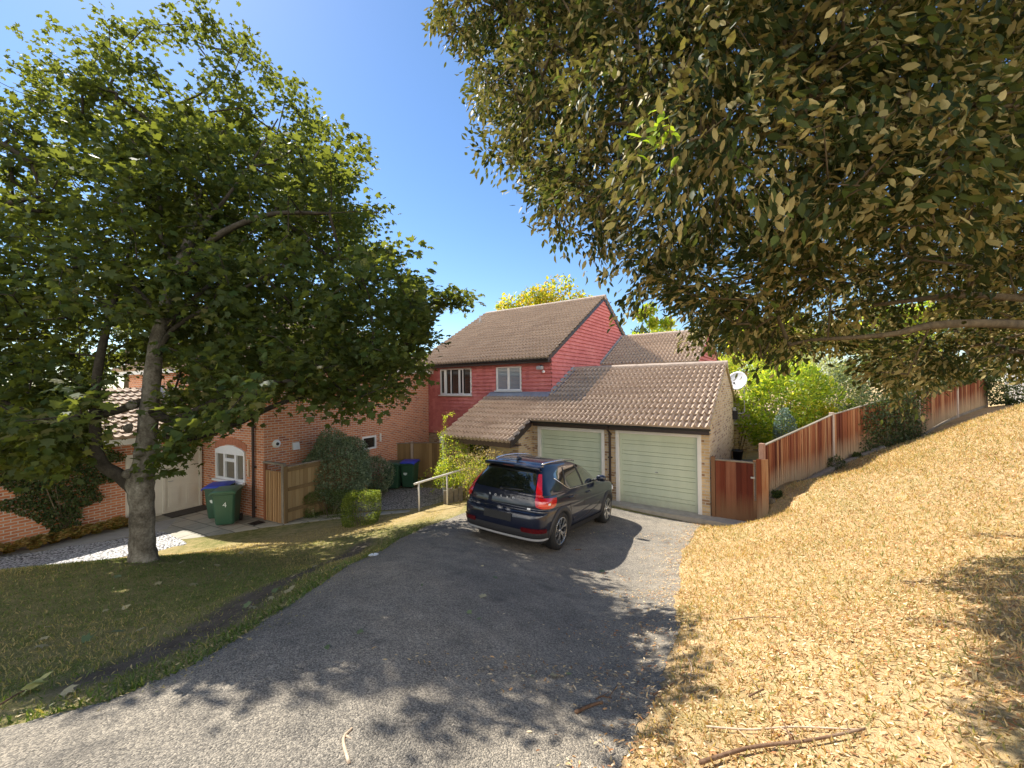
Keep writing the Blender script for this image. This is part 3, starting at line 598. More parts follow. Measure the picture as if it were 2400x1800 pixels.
# arched window
f = MB(); a, b_, c_, d = ah; s_ = .07
f.box(a, b_, -.04, .04, c_, c_ + s_); f.box(a, a + s_, -.04, .04, c_ + s_, d); f.box(b_ - s_, b_, -.04, .04, c_ + s_, d)
arc = [(a + (b_ - a) * k / 14, d - .02 + .16 * math.sin(math.pi * k / 14) ** .8) for k in range(15)]
f.prism([(x, -.045, z) for x, z in arc] + [(b_, -.045, d - .14), (a, -.045, d - .14)], (0, .05, 0))
for x in (a + .52, b_ - .50): f.box(x - .05, x + .05, -.038, .038, c_ + s_, d - .14)
f.box(a + .57, b_ - .55, -.036, .036, 1.58, 1.68)
aw = f.build('arched_window', M_white, nb, bevel=.006); g = MB(); g.quad((a + .04, .015, c_ + .04), (b_ - .04, .015, c_ + .04), (b_ - .04, .015, d - .08), (a + .04, .015, d - .08)); g.build('pane', glassmat('net_glass', (.10, .085, .06), .05), aw)
MB().box(a - .05, b_ + .05, -.13, -.0405, c_ - .06, c_ - .002).build('sill', M_white, aw, bevel=.01)
m = MB()
for k in range(22):
    x0 = a - .06 + (b_ - a + .12) * k / 22; x1 = a - .06 + (b_ - a + .12) * (k + 1) / 22 - .012; xm = (x0 + x1) / 2; zz = d - .0 + .17 * math.sin(math.pi * min(1, max(0, (xm - a) / (b_ - a)))) ** .8; m.box(x0, x1, -.018, .0, zz, zz + .22)
m.build('brick_arch', plain('arch_brick', (.42, .16, .085), .85, .25, 14, .3), nb)
wn_ = MB(); a, b_, c_, d = sw_
for v0, v1, z0, z1 in ((a, b_, c_, c_ + .06), (a, b_, d - .06, d), (a, a + .06, c_ + .06, d - .06), (b_ - .06, b_, c_ + .06, d - .06)): wn_.box(-.05, .03, v0, v1, z0, z1)
w3 = wn_.build('side_window', M_white, nb); MB().quad((-.02, a + .04, c_ + .04), (-.02, b_ - .04, c_ + .04), (-.02, b_ - .04, d - .04), (-.02, a + .04, d - .04)).build('pane', M_glassd, w3)
MB().box(.0, .03, 4.5, 4.56, 1.72, 2.05).build('cable_cover', M_whitewood, nb); MB().box(-.78, -.72, -.05, 0, 1.2, 1.72).build('wall_lamp', plain('cream_lamp', (.62, .5, .36), .5, .1), nb, bevel=.01)
m = MB(); m.lathe([(0, .06), (.06, .06), (.075, .05), (.12, .03), (.13, 0)], 20, (0, .37, 2.19), (1, 0, 0)); v_ = m.build('round_vent', M_white, nb, smooth=True); MB().lathe([(0, .075), (.045, .075), (.05, .061)], 14, (0, .37, 2.19), (1, 0, 0)).build('vent_hole', M_black, v_)
m = MB(); m.prism([(0, .86, 1.93), (.06, .86, 1.93), (.09, .86, 1.93), (.05, .86, 2.15), (0, .86, 2.15)], (0, .22, 0)); m.build('vent_cowl', M_white, nb)
# side wing with white door
mb = MB(); wall_holes(mb, -9, 0, -.7, 2.5, [(-1.95, -.05, -.7, 1.97)], lambda v_, z: (-3.46, v_, z)); mb.quad((-9.6, -9, -.7), (-3.46, -9, -.7), (-3.46, -9, 2.5), (-9.6, -9, 2.5)); mb.quad((-9.6, 0, -.7), (-9.6, -9, -.7), (-9.6, -9, 2.5), (-9.6, 0, 2.5)); mb.poly([(-3.46, -9, 2.5), (-9.6, -9, 2.5), (-6.53, -9, 3.75)]); mb.build('wing_wall', M_redbrick, nb)
q = math.hypot(3.35, 1.42); Sw = np.array((-3.35 / q, 0, 1.42 / q))
mb = roof(MB(), (-3.18, -9.1, 2.50), (0, 1, 0), Sw, 9.1, q, gauge=.33, pitch=.2, amp=.026); fixn(mb, (1, 0, 1)); mr = roof(MB(), (-9.88, -9.1, 2.50), (0, 1, 0), Sw * (-1, 1, 1), 9.1, q, per=4); fixn(mr, (-1, 0, 1)); mb.add(mr.v, mr.f)
mb.build('wing_roof', M_rooftile, nb)
m = MB(); m.box(-3.2, -3.17, -9.1, -.001, 2.30, 2.47); m.box(-3.46, -3.201, -9.1, -.001, 2.30, 2.33); m.build('wing_fascia', M_whitewood, nb)
m = MB(); m.prism([(-3.2, -.012, 2.56), (-6.53, -.012, 3.98), (-6.53, -.012, 4.14), (-3.2, -.012, 2.74)], (0, .01, 0)); m.quad((-3.16, -.26, 2.565), (-6.53, -.26, 3.985), (-6.53, -.012, 4.05), (-3.16, -.012, 2.66)); m.build('wing_flashing', M_lead, nb)
dr_ = MB(); dr_.box(-3.44, -3.40, -1.03, -.12, .06, 1.93)
for v0, v1 in ((-.95, -.66), (-.49, -.20)):
    for z0, z1 in ((.2, .8), (.95, 1.8)):
        dr_.box(-3.3995, -3.385, v0, v1, z0, z1); dr_.box(-3.3845, -3.378, v0 + .05, v1 - .05, z0 + .05, z1 - .05)
M_cream = plain('cream_door', (.66, .63, .55), .45, .05)
dd = dr_.build('front_door', M_cream, nb, bevel=.006); m = MB(); m.box(-3.46, -3.37, -.12, -.05, 0, 1.97); m.box(-3.46, -3.37, -1.10, -1.03, 0, 1.97); m.box(-3.46, -3.37, -1.95, -1.88, 0, 1.97); m.box(-3.46, -3.37, -1.88, -1.1, 1.9, 1.97); m.box(-3.46, -3.37, -1.03, -.12, 1.93, 1.97); m.box(-3.46, -3.36, -1.95, -.05, -.7, .055); m.box(-3.44, -3.40, -1.88, -1.1, .055, 1.9); m.build('door_frame', M_cream, dd)
MB().tube([(-3.385, -.95, 1.0), (-3.34, -.95, 1.0), (-3.34, -.85, 1.0)], .012, 8).build('handle', M_grey, dd)
# ------------------------------------------------------------------ parked car (local: x forward from rear axle, right = -y, z up)
def crom(tab, n=400):
    k = np.array(tab, float); z = k[:, 0]; out = []
    zz = np.linspace(z[0], z[-1], n); m = np.zeros_like(k[:, 1:])
    for i in range(len(z)):
        a, b_ = max(0, i - 1), min(len(z) - 1, i + 1); m[i] = (k[b_, 1:] - k[a, 1:]) / (z[b_] - z[a])
    i = np.clip(np.searchsorted(z, zz, 'right') - 1, 0, len(z) - 2); h = (z[i + 1] - z[i])[:, None]; t = ((zz - z[i]) / h[:, 0])[:, None]
    v = (2 * t ** 3 - 3 * t ** 2 + 1) * k[i, 1:] + (t ** 3 - 2 * t ** 2 + t) * h * m[i] + (-2 * t ** 3 + 3 * t ** 2) * k[i + 1, 1:] + (t ** 3 - t ** 2) * h * m[i + 1]
    return zz, v
#        z     half w  x rear  x front  r rear  r front
CT = [(.20, .80, -.60, 3.28, .22, .40), (.27, .85, -.74, 3.40, .24, .42), (.36, .895, -.82, 3.48, .26, .45), (.48, .915, -.855, 3.53, .27, .48), (.58, .925, -.862, 3.55, .27, .48), (.68, .927, -.855, 3.54, .26, .48), (.735, .925, -.835, 3.53, .25, .48),
      (.77, .924, -.795, 3.52, .25, .48), (.86, .928, -.785, 3.49, .25, .46), (.95, .922, -.775, 3.42, .25, .44), (.99, .905, -.765, 3.30, .25, .42), (1.02, .885, -.758, 3.06, .25, .36), (1.05, .862, -.748, 2.70, .25, .28), (1.08, .842, -.738, 2.36, .24, .24), (1.15, .815, -.708, 2.22, .23, .24),
      (1.25, .775, -.655, 2.03, .22, .24), (1.36, .727, -.585, 1.82, .2, .24), (1.45, .685, -.515, 1.62, .18, .26), (1.50, .655, -.465, 1.48, .17, .28), (1.54, .620, -.44, 1.33, .16, .3), (1.575, .565, -.38, 1.12, .15, .3), (1.60, .48, -.27, .90, .14, .28), (1.617, .36, -.10, .68, .12, .2), (1.625, .2, .1, .5, .08, .1)]
CZ, CV = crom(CT, 900)
def prm(z): return [np.interp(z, CZ, CV[:, j]) for j in range(5)]
def outline(z, n=64):
    w, xr, xf, rr, rf_ = prm(z); rr = min(rr, w * .9); rf_ = min(rf_, w * .9); e = 2.5
    pts = []
    for y in np.linspace(0, w - rr, 12, endpoint=False): pts.append((xr, y))
    for a in np.linspace(0, math.pi / 2, 12, endpoint=False): pts.append((xr + rr * (1 - abs(math.cos(a)) ** (2 / e)), w - rr + rr * math.sin(a) ** (2 / e)))
    for x in np.linspace(xr + rr, xf - rf_, 60, endpoint=False): pts.append((x, w))
    for a in np.linspace(0, math.pi / 2, 12, endpoint=False): pts.append((xf - rf_ + rf_ * math.sin(a) ** (2 / e), w - rf_ + rf_ * abs(math.cos(a)) ** (2 / e)))
    for y in np.linspace(w - rf_, 0, 8): pts.append((xf, y))
    P = np.array(pts); yy = P[:, 1] / w; mid = np.clip((P[:, 0] - xr) / (xf - xr), 0, 1)
    rear = np.clip(1 - mid * 4, 0, 1); P[:, 0] += (.075 * yy ** 2) * rear - .16 * yy ** 2 * np.clip(mid * 4 - 3, 0, 1)
    P[:, 1] *= 1 - (.05 if z < 1.05 else .13 * min(1, (z - 1.05) / .3)) * np.clip(1 - mid / .42, 0, 1) ** 2 - .06 * np.clip(mid * 2.6 - 1.6, 0, 1) ** 2
    return P
def s_of(P): return np.concatenate([[0], np.cumsum(np.hypot(*np.diff(P, axis=0).T))])
def surf_s(s, z, side=1):
    P = outline(z); q = s_of(P); return np.array((np.interp(abs(s), q, P[:, 0]), -side * math.copysign(1, s) * np.interp(abs(s), q, P[:, 1]), z))
def surf_x(x, z, side=1):
    P = outline(z)[14:92]; return np.array((x, -side * np.interp(x, P[:, 0], P[:, 1]), z))
def panel(mb, rows, fn, off, na=8, nz=4, side=1):
    G = []
    for (z0, a0, b0), (z1, a1, b1) in zip(rows, rows[1:]):
        for k in range(nz + (rows[-1][0] == z1)):
            t_ = k / nz; z = z0 + (z1 - z0) * t_; a = a0 + (a1 - a0) * t_; b_ = b0 + (b1 - b0) * t_; row = []
            for i in range(na + 1):
                s = a + (b_ - a) * i / na; p = fn(s, z, side); e = .004
                n = np.cross(fn(s + e, z, side) - p, fn(s, z + e, side) - p); n /= np.linalg.norm(n) + 1e-12
                c0 = np.array((1.2, 0, .6)); n = n if n @ (p - c0) > 0 else -n
                row.append(p + n * off)
            G.append(row)
    k0 = len(mb.f); mb.grid(G)
    f2 = []
    for f in mb.f[k0:]:
        p = [np.array(mb.v[q]) for q in f]; n = np.cross(p[1] - p[0], p[2] - p[0]); f2.append(f if n @ (sum(p) / len(p) - np.array((1.2, 0, .6))) > 0 else f[::-1])
    mb.f[k0:] = f2; return mb
t = NT('navy_paint'); t.color((.004, .007, .020)).rough(.4, .2, .0); t.b.inputs['Coat Weight'].default_value = 1; t.b.inputs['Coat Roughness'].default_value = .02; t.b.inputs['Coat IOR'].default_value = 1.5
M_navy = t.m
M_clad = plain('car_cladding', (.028, .028, .03), .55, .15, 20)
M_chrome = plain('satin_chrome', (.65, .67, .70), .22, .03, metal=1.)
M_carglass = glassmat('car_glass', (.006, .008, .008), .15)
t = NT('red_lens'); t.color((.50, .006, .012)).rough(.12, .6); t.b.inputs['Coat Weight'].default_value = 1; M_red = t.m
t = NT('red_lens_light'); t.color((.75, .10, .06)).rough(.2, .6); M_red2 = t.m
M_refl = plain('dark_red_reflector', (.07, .003, .005), .25, .1)
M_tyre = plain('tyre_rubber', (.014, .014, .014), .75, .15, 20, .2)
M_alloy = plain('machined_alloy', (.70, .71, .72), .25, .03, metal=1.); M_alloyd = plain('dark_alloy', (.02, .02, .022), .35, .1)
CYAW = R(58.1); CP0 = np.array([.10, 8.0, 0.])
hd = np.array([math.cos(CYAW), math.sin(CYAW)]); rt = np.array([math.sin(CYAW), -math.cos(CYAW)])
zr = np.mean([gz(*(CP0[:2] + rt * .8 * s_)) for s_ in (-1, 1)]) + .015; zf = np.mean([gz(*(CP0[:2] + hd * 2.7 + rt * .8 * s_)) for s_ in (-1, 1)]) + .015
car = thing('parked_car', 'dark navy compact SUV parked on the drive facing the garage doors', 'car', (CP0[0], CP0[1], zr))
zl = np.mean([gz(*(CP0[:2] + hd * k - rt * .8)) for k in (0, 2.7)]); zrr = np.mean([gz(*(CP0[:2] + hd * k + rt * .8)) for k in (0, 2.7)])
car.rotation_euler = (math.atan2(zl - zrr, 1.6), math.asin((zr - zf) / 2.702), CYAW)
WC = [(0, .355), (2.702, .355)]; WRAD = .355; ARC = .40
zs = np.unique(np.concatenate([np.arange(.20, .70, .03), np.arange(.70, .80, .0125), np.arange(.80, .95, .03), np.arange(.95, 1.1, .008), np.arange(1.1, 1.48, .03), np.arange(1.48, 1.626, .008)]))
G = []
for z in zs:
    P = outline(z); full = [(x, -y, z) for x, y in P] + [(x, y, z) for x, y in P[-2:0:-1]]; G.append(full)
n = len(G[0]); mb = MB(); mb.v = [p for r_ in G for p in r_]
for i in range(len(G) - 1):
    for k in range(n):
        f = (i * n + k, i * n + (k + 1) % n, (i + 1) * n + (k + 1) % n, (i + 1) * n + k); c_ = np.mean([mb.v[q] for q in f], 0)
        if abs(c_[1]) > .55 and any(math.hypot(c_[0] - x, c_[2] - z_) < ARC for x, z_ in WC) and c_[2] < .85: continue
        mb.f.append(f)
mb.f.append(tuple((len(G) - 1) * n + k for k in range(n)))
body = mb.build('body', M_navy, car, smooth=True)
mb = MB(); mb.box(-.55, 3.2, -.78, .78, .2, .6); 
mb.build('underbody', M_black, car)
# cladding: sills, wheel arches, bumper base
mb = MB()
for sd in (1, -1):
    panel(mb, [(.21, .38, 2.3), (.33, .40, 2.3), (.36, .41, 2.29)], surf_x, .014, 20, 3, sd)
    for cx, cz in WC:
        G = []
        for a in np.linspace(R(-22), R(202), 34):
            row = []
            for r_, o_ in ((ARC - .035, -.20), (ARC - .035, .016), (ARC - .01, .024), (ARC + .045, .024), (ARC + .06, .004)):
                x, z = cx + r_ * math.cos(a), cz + r_ * math.sin(a); p = surf_x(x, max(z, .21), sd); row.append((x, p[1] - sd * o_, max(z, .18)))
            G.append(row)
        mb.grid(G)
panel(mb, [(.21, -1.2, 1.2), (.30, -1.24, 1.24), (.40, -1.25, 1.25), (.46, -1.25, 1.25)], surf_s, .010, 40, 4)
mb.build('cladding', M_clad, car, smooth=True)
mb = MB(); panel(mb, [(.298, -.90, .90), (.308, -1.02, 1.02), (.334, -1.02, 1.02), (.342, -.96, .96)], surf_s, .035, 30, 3); mb.build('bumper_trim', plain('silver_trim', (.85, .87, .9), .34, .03, metal=.5), car, smooth=True)
mb = MB(); panel(mb, [(.425, .52, .98), (.445, .50, 1.0), (.495, .50, 1.0), (.505, .52, .98)], surf_s, .016, 8, 2); rfx = mb.build('rear_reflector', M_refl, car, smooth=True)
mb = MB(); panel(mb, [(.425, -.98, -.52), (.445, -1.0, -.50), (.495, -1.0, -.50), (.505, -.98, -.52)], surf_s, .016, 8, 2); mb.build('rear_reflector', M_refl, car, smooth=True)
# tailgate glass, wiper, spoiler
mb = MB(); panel(mb, [(1.075, -.60, .60), (1.10, -.645, .645), (1.2, -.635, .635), (1.36, -.59, .59), (1.47, -.53, .53)], surf_s, .006, 24, 4); mb.build('rear_window', M_carglass, car, smooth=True)
mb = MB(); a = surf_s(-.03, 1.10) + (-.02, 0, .0); b_ = surf_s(.42, 1.125) + (-.018, 0, 0); mb.tube([a, b_], [.016, .009], 8); mb.tube([a + (.02, 0, -.02), a + (-.012, 0, .004)], .03, 10); mb.build('rear_wiper', M_black, car, smooth=True)
G = []
for y in np.linspace(-.62, .62, 25):
    k = (abs(y) / .62); e = 1 - k ** 6 * .5; xb = -.60 + .10 * k ** 2; zz = 1.535 - .035 * k ** 2
    G.append([(-.38 + .05 * k, y, zz + .045), (-.50, y, zz + .028), (xb, y, zz), (xb + .008, y, zz - .028), (-.48, y, zz - .035), (-.40, y, zz - .05)])
sp_ = MB().grid(G).build('spoiler', M_navy, car, smooth=True); sp_.modifiers.new('solid', 'SOLIDIFY').thickness = .012
MB().box(-.607, -.60, -.12, .12, 1.505, 1.525).build('brake_light', M_refl, sp_)
# roof: rails, fin, tail lights
for sd in (1, -1):
    mb = MB(); pts = []
    for q in np.linspace(0, 1, 18):
        x = -.24 + 1.50 * q; z = 1.565 + .048 * math.sin(math.pi * q) ** .6; pts.append((x, -sd * (.535 + .045 * math.sin(math.pi * min(1, q * 1.2))), z))
    mb.tube(pts, .020, 8); mb.build('roof_rail', M_chrome, car, smooth=True)
    tl = MB(); panel(tl, [(1.40, .60, .665), (1.30, .625, .71), (1.15, .66, .765), (1.06, .685, .80), (1.02, .69, .83)][::-1], surf_s, .018, 8, 4, sd)
    panel(tl, [(.845, .80, 1.10), (.87, .72, 1.20), (.96, .69, 1.235), (1.0, .69, 1.22), (1.015, .69, .86)], surf_s, .018, 14, 4, sd)
    tl = tl.build('tail_light', M_red, car, smooth=True)
    mb = MB(); panel(mb, [(.885, .76, .99), (.925, .76, .99)], surf_s, .024, 6, 2, sd); mb.build('light_element', M_red2, tl, smooth=True)
    mb = MB(); panel(mb, [(.905, .935, .99), (.935, .935, .99)], surf_s, .028, 3, 2, sd); mb.build('reversing_light', M_white, tl, smooth=True)
    # side glass
    mb = MB(); panel(mb, [(1.10, .42, 2.16), (1.14, .34, 2.12), (1.22, .14, 2.0), (1.32, -.08, 1.82), (1.39, -.06, 1.68), (1.45, .06, 1.53), (1.49, .25, 1.36), (1.505, .5, 1.2)], surf_x, .004, 34, 4, sd); sg = mb.build('side_window', M_carglass, car, smooth=True)
    for rows_ in ([(1.10, 1.10, 1.17), (1.50, .98, 1.06)], [(1.17, .24, .29), (1.49, .36, .41)]): panel(MB(), rows_, surf_x, .008, 3, 10, sd).build('window_pillar', M_black, sg, smooth=True)
    mb = MB(); pts = [surf_x(x, z, sd) + (0, -sd * .010, 0) for x, z in ((-.10, 1.325), (.12, 1.215), (.32, 1.118), (.42, 1.088), (.7, 1.084), (1.2, 1.086), (1.7, 1.09), (2.12, 1.094))]; mb.tube(pts, .011, 6); mb.build('window_trim', M_chrome, sg, smooth=True)
    for x in (1.22, .36):
        p = surf_x(x, .955, sd); mb = MB(); mb.tube([p + (-.11, 0, -.004), p + (-.09, -sd * .04, 0), p + (.07, -sd * .04, .004), p + (.09, 0, .004)], [.011, .016, .016, .011], 8); mb.build('door_handle', M_navy, car, smooth=True)
    p = surf_x(1.93, 1.12, sd); mb = MB(); mb.tube([p, p + (.02, -sd * .10, .015)], .022, 8); mirr = mb.build('mirror_arm', M_black, car, smooth=True)
    mb = MB(); c_ = p + (.04, -sd * .17, .055); mb.v = []; 
    for i in range(9):
        for k in range(14):
            th_, ph = math.pi * i / 8, 2 * math.pi * k / 14; q = np.array((math.sin(th_) * math.cos(ph), math.cos(th_), math.sin(th_) * math.sin(ph))); q = np.sign(q) * np.abs(q) ** .75; mb.v.append(tuple(c_ + q * (.075, .115, .075)))
    mb.f = [(i * 14 + k, i * 14 + (k + 1) % 14, (i + 1) * 14 + (k + 1) % 14, (i + 1) * 14 + k) for i in range(8) for k in range(14)]; mb.build('mirror', M_navy, car, smooth=True)
    # lower door moulding loop
    mb = MB(); loop = [(.62, .50), (.56, .55), (.60, .62), (.80, .655), (1.3, .70), (1.9, .735), (2.05, .72), (2.02, .67), (1.75, .62), (1.2, .555), (.80, .50), (.62, .50)]
    mb.tube([surf_x(x, z - .08, sd) + (0, -sd * .002, 0) for x, z in loop], .008, 6); mb.build('door_crease', M_navy, car, smooth=True)
    # panel gaps
    for ln in (((1.06, .36), (1.07, .7), (1.06, .95), (1.08, 1.08)), ((.43, .55), (.40, .7), (.28, .95), (.20, 1.12)), ((2.12, .36), (2.15, .7), (2.10, 1.02))):
        MB().tube([surf_x(x, z, sd) + (0, -sd * .0005, 0) for x, z in ln], .0045, 4).build('door_seam', M_black, car)
mb = MB(); mb.tube([surf_s(s_, .765) for s_ in np.linspace(-1.02, 1.02, 30)], .006, 4); 
for s_ in (-.98, .98): mb.tube([surf_s(s_, z) for z in (.765, .72, .67, .62)], .005, 4)
mb.build('bumper_seam', M_black, car)
mb = MB(); mb.lathe([(.0, .0)], 3) if False else None
mb.prism([(-.30, .018, 1.60), (-.12, .014, 1.61), (-.16, .012, 1.64), (-.26, .012, 1.665), (-.29, .015, 1.655)], (0, -.034, 0)); mb.build('roof_antenna', M_navy, car, bevel=.008)
# plate (blank), recess, badge letters
mb = MB(); p = surf_s(0, .64); mb.box(p[0] - .012, p[0] - .002, -.30, .30, .56, .70); mb.build('plate_recess', M_black, car, bevel=.02)
mb = MB(); panel(mb, [(.995, -.36, .36), (1.005, -.38, .38), (1.012, -.36, .36)], surf_s, .014, 16, 2); mb.build('tailgate_trim', M_chrome if False else M_navy, car, smooth=True)
for ch, y in zip('VOLVO', (-.30, -.17, -.04, .09, .22)):
    p = surf_s(y + .04, .955); nrm = Vector((-1, 0, .08)).normalized(); xa = Vector((0, -1, 0)); za = xa.cross(nrm) * -1
    M = Matrix((xa, nrm.cross(xa), nrm)).transposed().to_4x4(); M.translation = Vector(p) + nrm * .004
    text_mesh('badge_letter', ch, .052, M_white, car, M, .003)
mb = MB(); panel(mb, [(.80, .56, .625), (.835, .56, .625)], surf_s, .008, 3, 2); mb.build('model_badge', M_white, car)
# windscreen, bonnet line, headlights
mb = MB(); mb.tube([surf_x(3.1, .80, 1) + (0, -.0, 0), surf_x(3.2, .86, 1)], .03, 8); mb.build('headlight', M_white, car, smooth=True)
wheels = []
def make_wheel():
    w = bpy.data.objects.new('wheel', None); w.empty_display_size = .2; link(w, car)
    pr = [(.245, -.10), (.262, -.118), (.31, -.118), (.345, -.095), (.355, -.06), (.355, .06), (.345, .095), (.31, .118), (.262, .118), (.245, .10)]
    MB().lathe(pr, 40, (0, 0, 0), (0, 1, 0)).build('tyre', M_tyre, w, smooth=True)
    r_ = MB(); r_.lathe([(.255, .10), (.25, .112), (.236, .112), (.23, .06), (.225, -.08)], 40, (0, 0, 0), (0, 1, 0)); r_.lathe([(.0, .035), (.225, .01), (.228, -.08)], 32, (0, 0, 0), (0, 1, 0))
    rim = r_.build('rim', M_alloyd, w, smooth=True)
    s = MB(); s.lathe([(.0, .098), (.025, .096), (.032, .085), (.034, .03)], 16, (0, 0, 0), (0, 1, 0)); s.lathe([(.252, .1125), (.249, .1145), (.240, .1145), (.237, .1125)], 48, (0, 0, 0), (0, 1, 0))
    for k in range(5):
        for d in (-1, 1):
            a0 = 2 * math.pi * k / 5 + d * .10; a1 = 2 * math.pi * k / 5 + d * .30
            p0 = np.array((.03 * math.cos(a0), 0, .03 * math.sin(a0))); pm = np.array((.13 * math.cos(a0 + d * .05), 0, .13 * math.sin(a0 + d * .05))); p1 = np.array((.243 * math.cos(a1), 0, .243 * math.sin(a1)))
            for q0, q1, w0, w1, y0, y1 in ((p0, pm, .014, .019, .088, .100), (pm, p1, .019, .030, .100, .110)):
                dd_ = (q1 - q0) / np.linalg.norm(q1 - q0); nn = np.array((-dd_[2], 0, dd_[0]))
                s.add([q0 - nn * w0 + (0, y0, 0), q0 + nn * w0 + (0, y0, 0), q1 + nn * w1 + (0, y1, 0), q1 - nn * w1 + (0, y1, 0), q0 - nn * w0 + (0, .04, 0), q0 + nn * w0 + (0, .04, 0), q1 + nn * w1 + (0, .04, 0), q1 - nn * w1 + (0, .04, 0)],
                      [(0, 1, 2, 3), (4, 7, 6, 5), (0, 4, 5, 1), (1, 5, 6, 2), (2, 6, 7, 3), (3, 7, 4, 0)])
    s.build('spokes', M_alloy, w)
    return w
w0_ = make_wheel()
for i, (cx, sd) in enumerate(((0, 1), (2.702, 1), (0, -1), (2.702, -1))):
    w = w0_ if i == 0 else copy_tree(w0_, car); w.location = (cx, -sd * .80, .355); w.rotation_euler = (0, .4 * i, math.pi if sd > 0 else 0)
    w.rotation_mode = 'ZYX'
# ------------------------------------------------------------------ wheelie bins
M_bin = plain('bin_green', (.028, .085, .050), .42, .12, 4); M_blue = plain('bin_blue', (.02, .05, .42), .4, .1, 4); M_binlid = plain('bin_green_lid', (.05, .13, .07), .4, .1, 4)
M_sticker = plain('pale_sticker', (.62, .68, .66), .5, .1); M_yellow = plain('yellow_number', (.75, .66, .05), .5, .05)
def wheelie(label, loc, rz, lid, num=None, sticker=False, numcol=None):
    b = thing('wheelie_bin', label, 'bin', loc, rz, 'wheelie bins beside the houses')
    m = MB(); pr = []
    for z, w, f, bk in ((.06, .215, -.22, .25), (.10, .225, -.235, .26), (.90, .275, -.33, .31), (.92, .30, -.355, .33), (.965, .30, -.355, .33)):
        c_ = .04; pr.append([(-w + c_, f, z), (w - c_, f, z), (w, f + c_, z), (w, bk - c_, z), (w - c_, bk, z), (-w + c_, bk, z), (-w, bk - c_, z), (-w, f + c_, z)])
    m.v = [p for r_ in pr for p in r_]; m.f = [(i * 8 + k, i * 8 + (k + 1) % 8, (i + 1) * 8 + (k + 1) % 8, (i + 1) * 8 + k) for i in range(4) for k in range(8)] + [tuple(range(8))[::-1]]
    m.box(-.26, .26, .331, .36, .90, .94); m.build('body', M_bin, b)
    l = MB(); G = []
    for y, dz in ((-.385, -.03), (-.38, .0), (-.33, .022), (-.05, .045), (.2, .045), (.30, .02), (.33, -.01)): G.append([(x, y, .985 + dz + (.018 if abs(x) < .26 else (0 if abs(x) < .305 else -.035))) for x in (-.315, -.305, -.25, -.08, .08, .25, .305, .315)])
    l.grid(G); l.tube([(-.26, .36, 1.0), (.26, .36, 1.0)], .018, 8); l = fixn(l, (0, 0, 1)).build('lid', lid, b, smooth=True); l.modifiers.new('solid', 'SOLIDIFY').thickness = .012
    for s_ in (-1, 1): w = MB(); w.lathe([(.0, -.025), (.10, -.025), (.105, -.01), (.105, .01), (.10, .025), (0, .025)], 20, (s_ * .25, .29, .105), (1, 0, 0)); w.build('wheel', M_black, b, smooth=True)
    fy = lambda z: -.235 - (z - .10) / .80 * .095 - .004
    if num:
        M = Matrix.Rotation(R(90) + .118, 4, 'X'); M.translation = (.03, fy(.62), .62); text_mesh('number', num, .20, numcol or M_sticker, b, M, .001)
    if sticker:
        m = MB(); m.lathe([(0, .0), (.075, .0)], 16, (-.06, fy(.6) - .001, .6), (0, -1, .118)); m.build('sticker', M_sticker, b)
    return b
wheelie('green wheelie bin with a pale green lid and number 4', (-8.12, 11.28, gz(-8.12, 11.28) + .02), R(18), M_binlid, '4')
wheelie('green wheelie bin with a blue lid and pale sticker by the arched window', (-8.75, 11.85, gz(-8.75, 11.85) + .02), R(14), M_blue, None, True)
wheelie('green wheelie bin with a green lid and yellow number 2 beside the pale flowered shrub', (-4.55, 15.15, gz(-4.55, 15.15) + .02), R(-2), M_bin, '2', numcol=M_yellow)
wheelie('green wheelie bin with a blue lid beside the house corner, behind the grey shingle', (-3.98, 15.3, gz(-3.98, 15.3) + .02), R(-6), M_blue, None, True)
# ------------------------------------------------------------------ doormat, drain, edging, handrail
m = MB(); m.box(-.55, .55, -.32, .32, 0, .02); tag(m.build('doormat', plain('mat_fibre', (.05, .045, .04), .95, .3, 60, .5), loc=(*W2(-2.95, -.62)[:2], gz(*W2(-2.95, -.62)[:2]) + .032), rotz=R(62.5)), 'dark doormat lying on the paving before the cream door', 'doormat')
m = MB()
for k in range(7): m.box(-.15 + k * .045, -.128 + k * .045, -.13, .13, 0, .018)
m.box(-.16, .165, -.15, -.13, 0, .02); m.box(-.16, .165, .13, .15, 0, .02); tag(m.build('drain_grate', M_black, loc=(-7.3, 11.28, gz(-7.3, 11.28) + .028), rotz=-TH2), 'small dark drain grate in the paving by the house corner', 'drain')
m = MB(); m.box(-.05, .75, -.1, .1, -.3, .14)
for k in range(7): m.box(-.04 + k * .115, .06 + k * .115, -.12, .12, .14, .20)
tag(m.build('brick_edging', M_garbrick, loc=(-6.72, 11.72, -.33), rotz=R(28), bevel=.006), 'low pale brick edging between slatted gate and clipped hedge', 'edging')
hr = thing('handrail', 'white metal handrail beside the path behind the car', 'handrail', (-2.81, 11.83, gz(-2.81, 11.83)))
M_rail = plain('cream_rail_paint', (.72, .68, .60), .4, .08, 6)
pts = [(-2.81, 11.83, .66), (-2.07, 12.44, .765), (-1.2, 13.15, .89)]; L0 = np.array((-2.81, 11.83, gz(-2.81, 11.83)))
m = MB(); m.tube([np.array(p) - L0 for p in ((-2.93, 11.74, .635), *pts)], .032, 10); m.build('rail', M_rail, hr, smooth=True)
for p in pts:
    m = MB(); m.tube([(p[0] - L0[0], p[1] - L0[1], gz(p[0], p[1]) - L0[2] - .15), (p[0] - L0[0], p[1] - L0[1], p[2] - L0[2])], .027, 10); m.build('post', M_rail, hr, smooth=True)

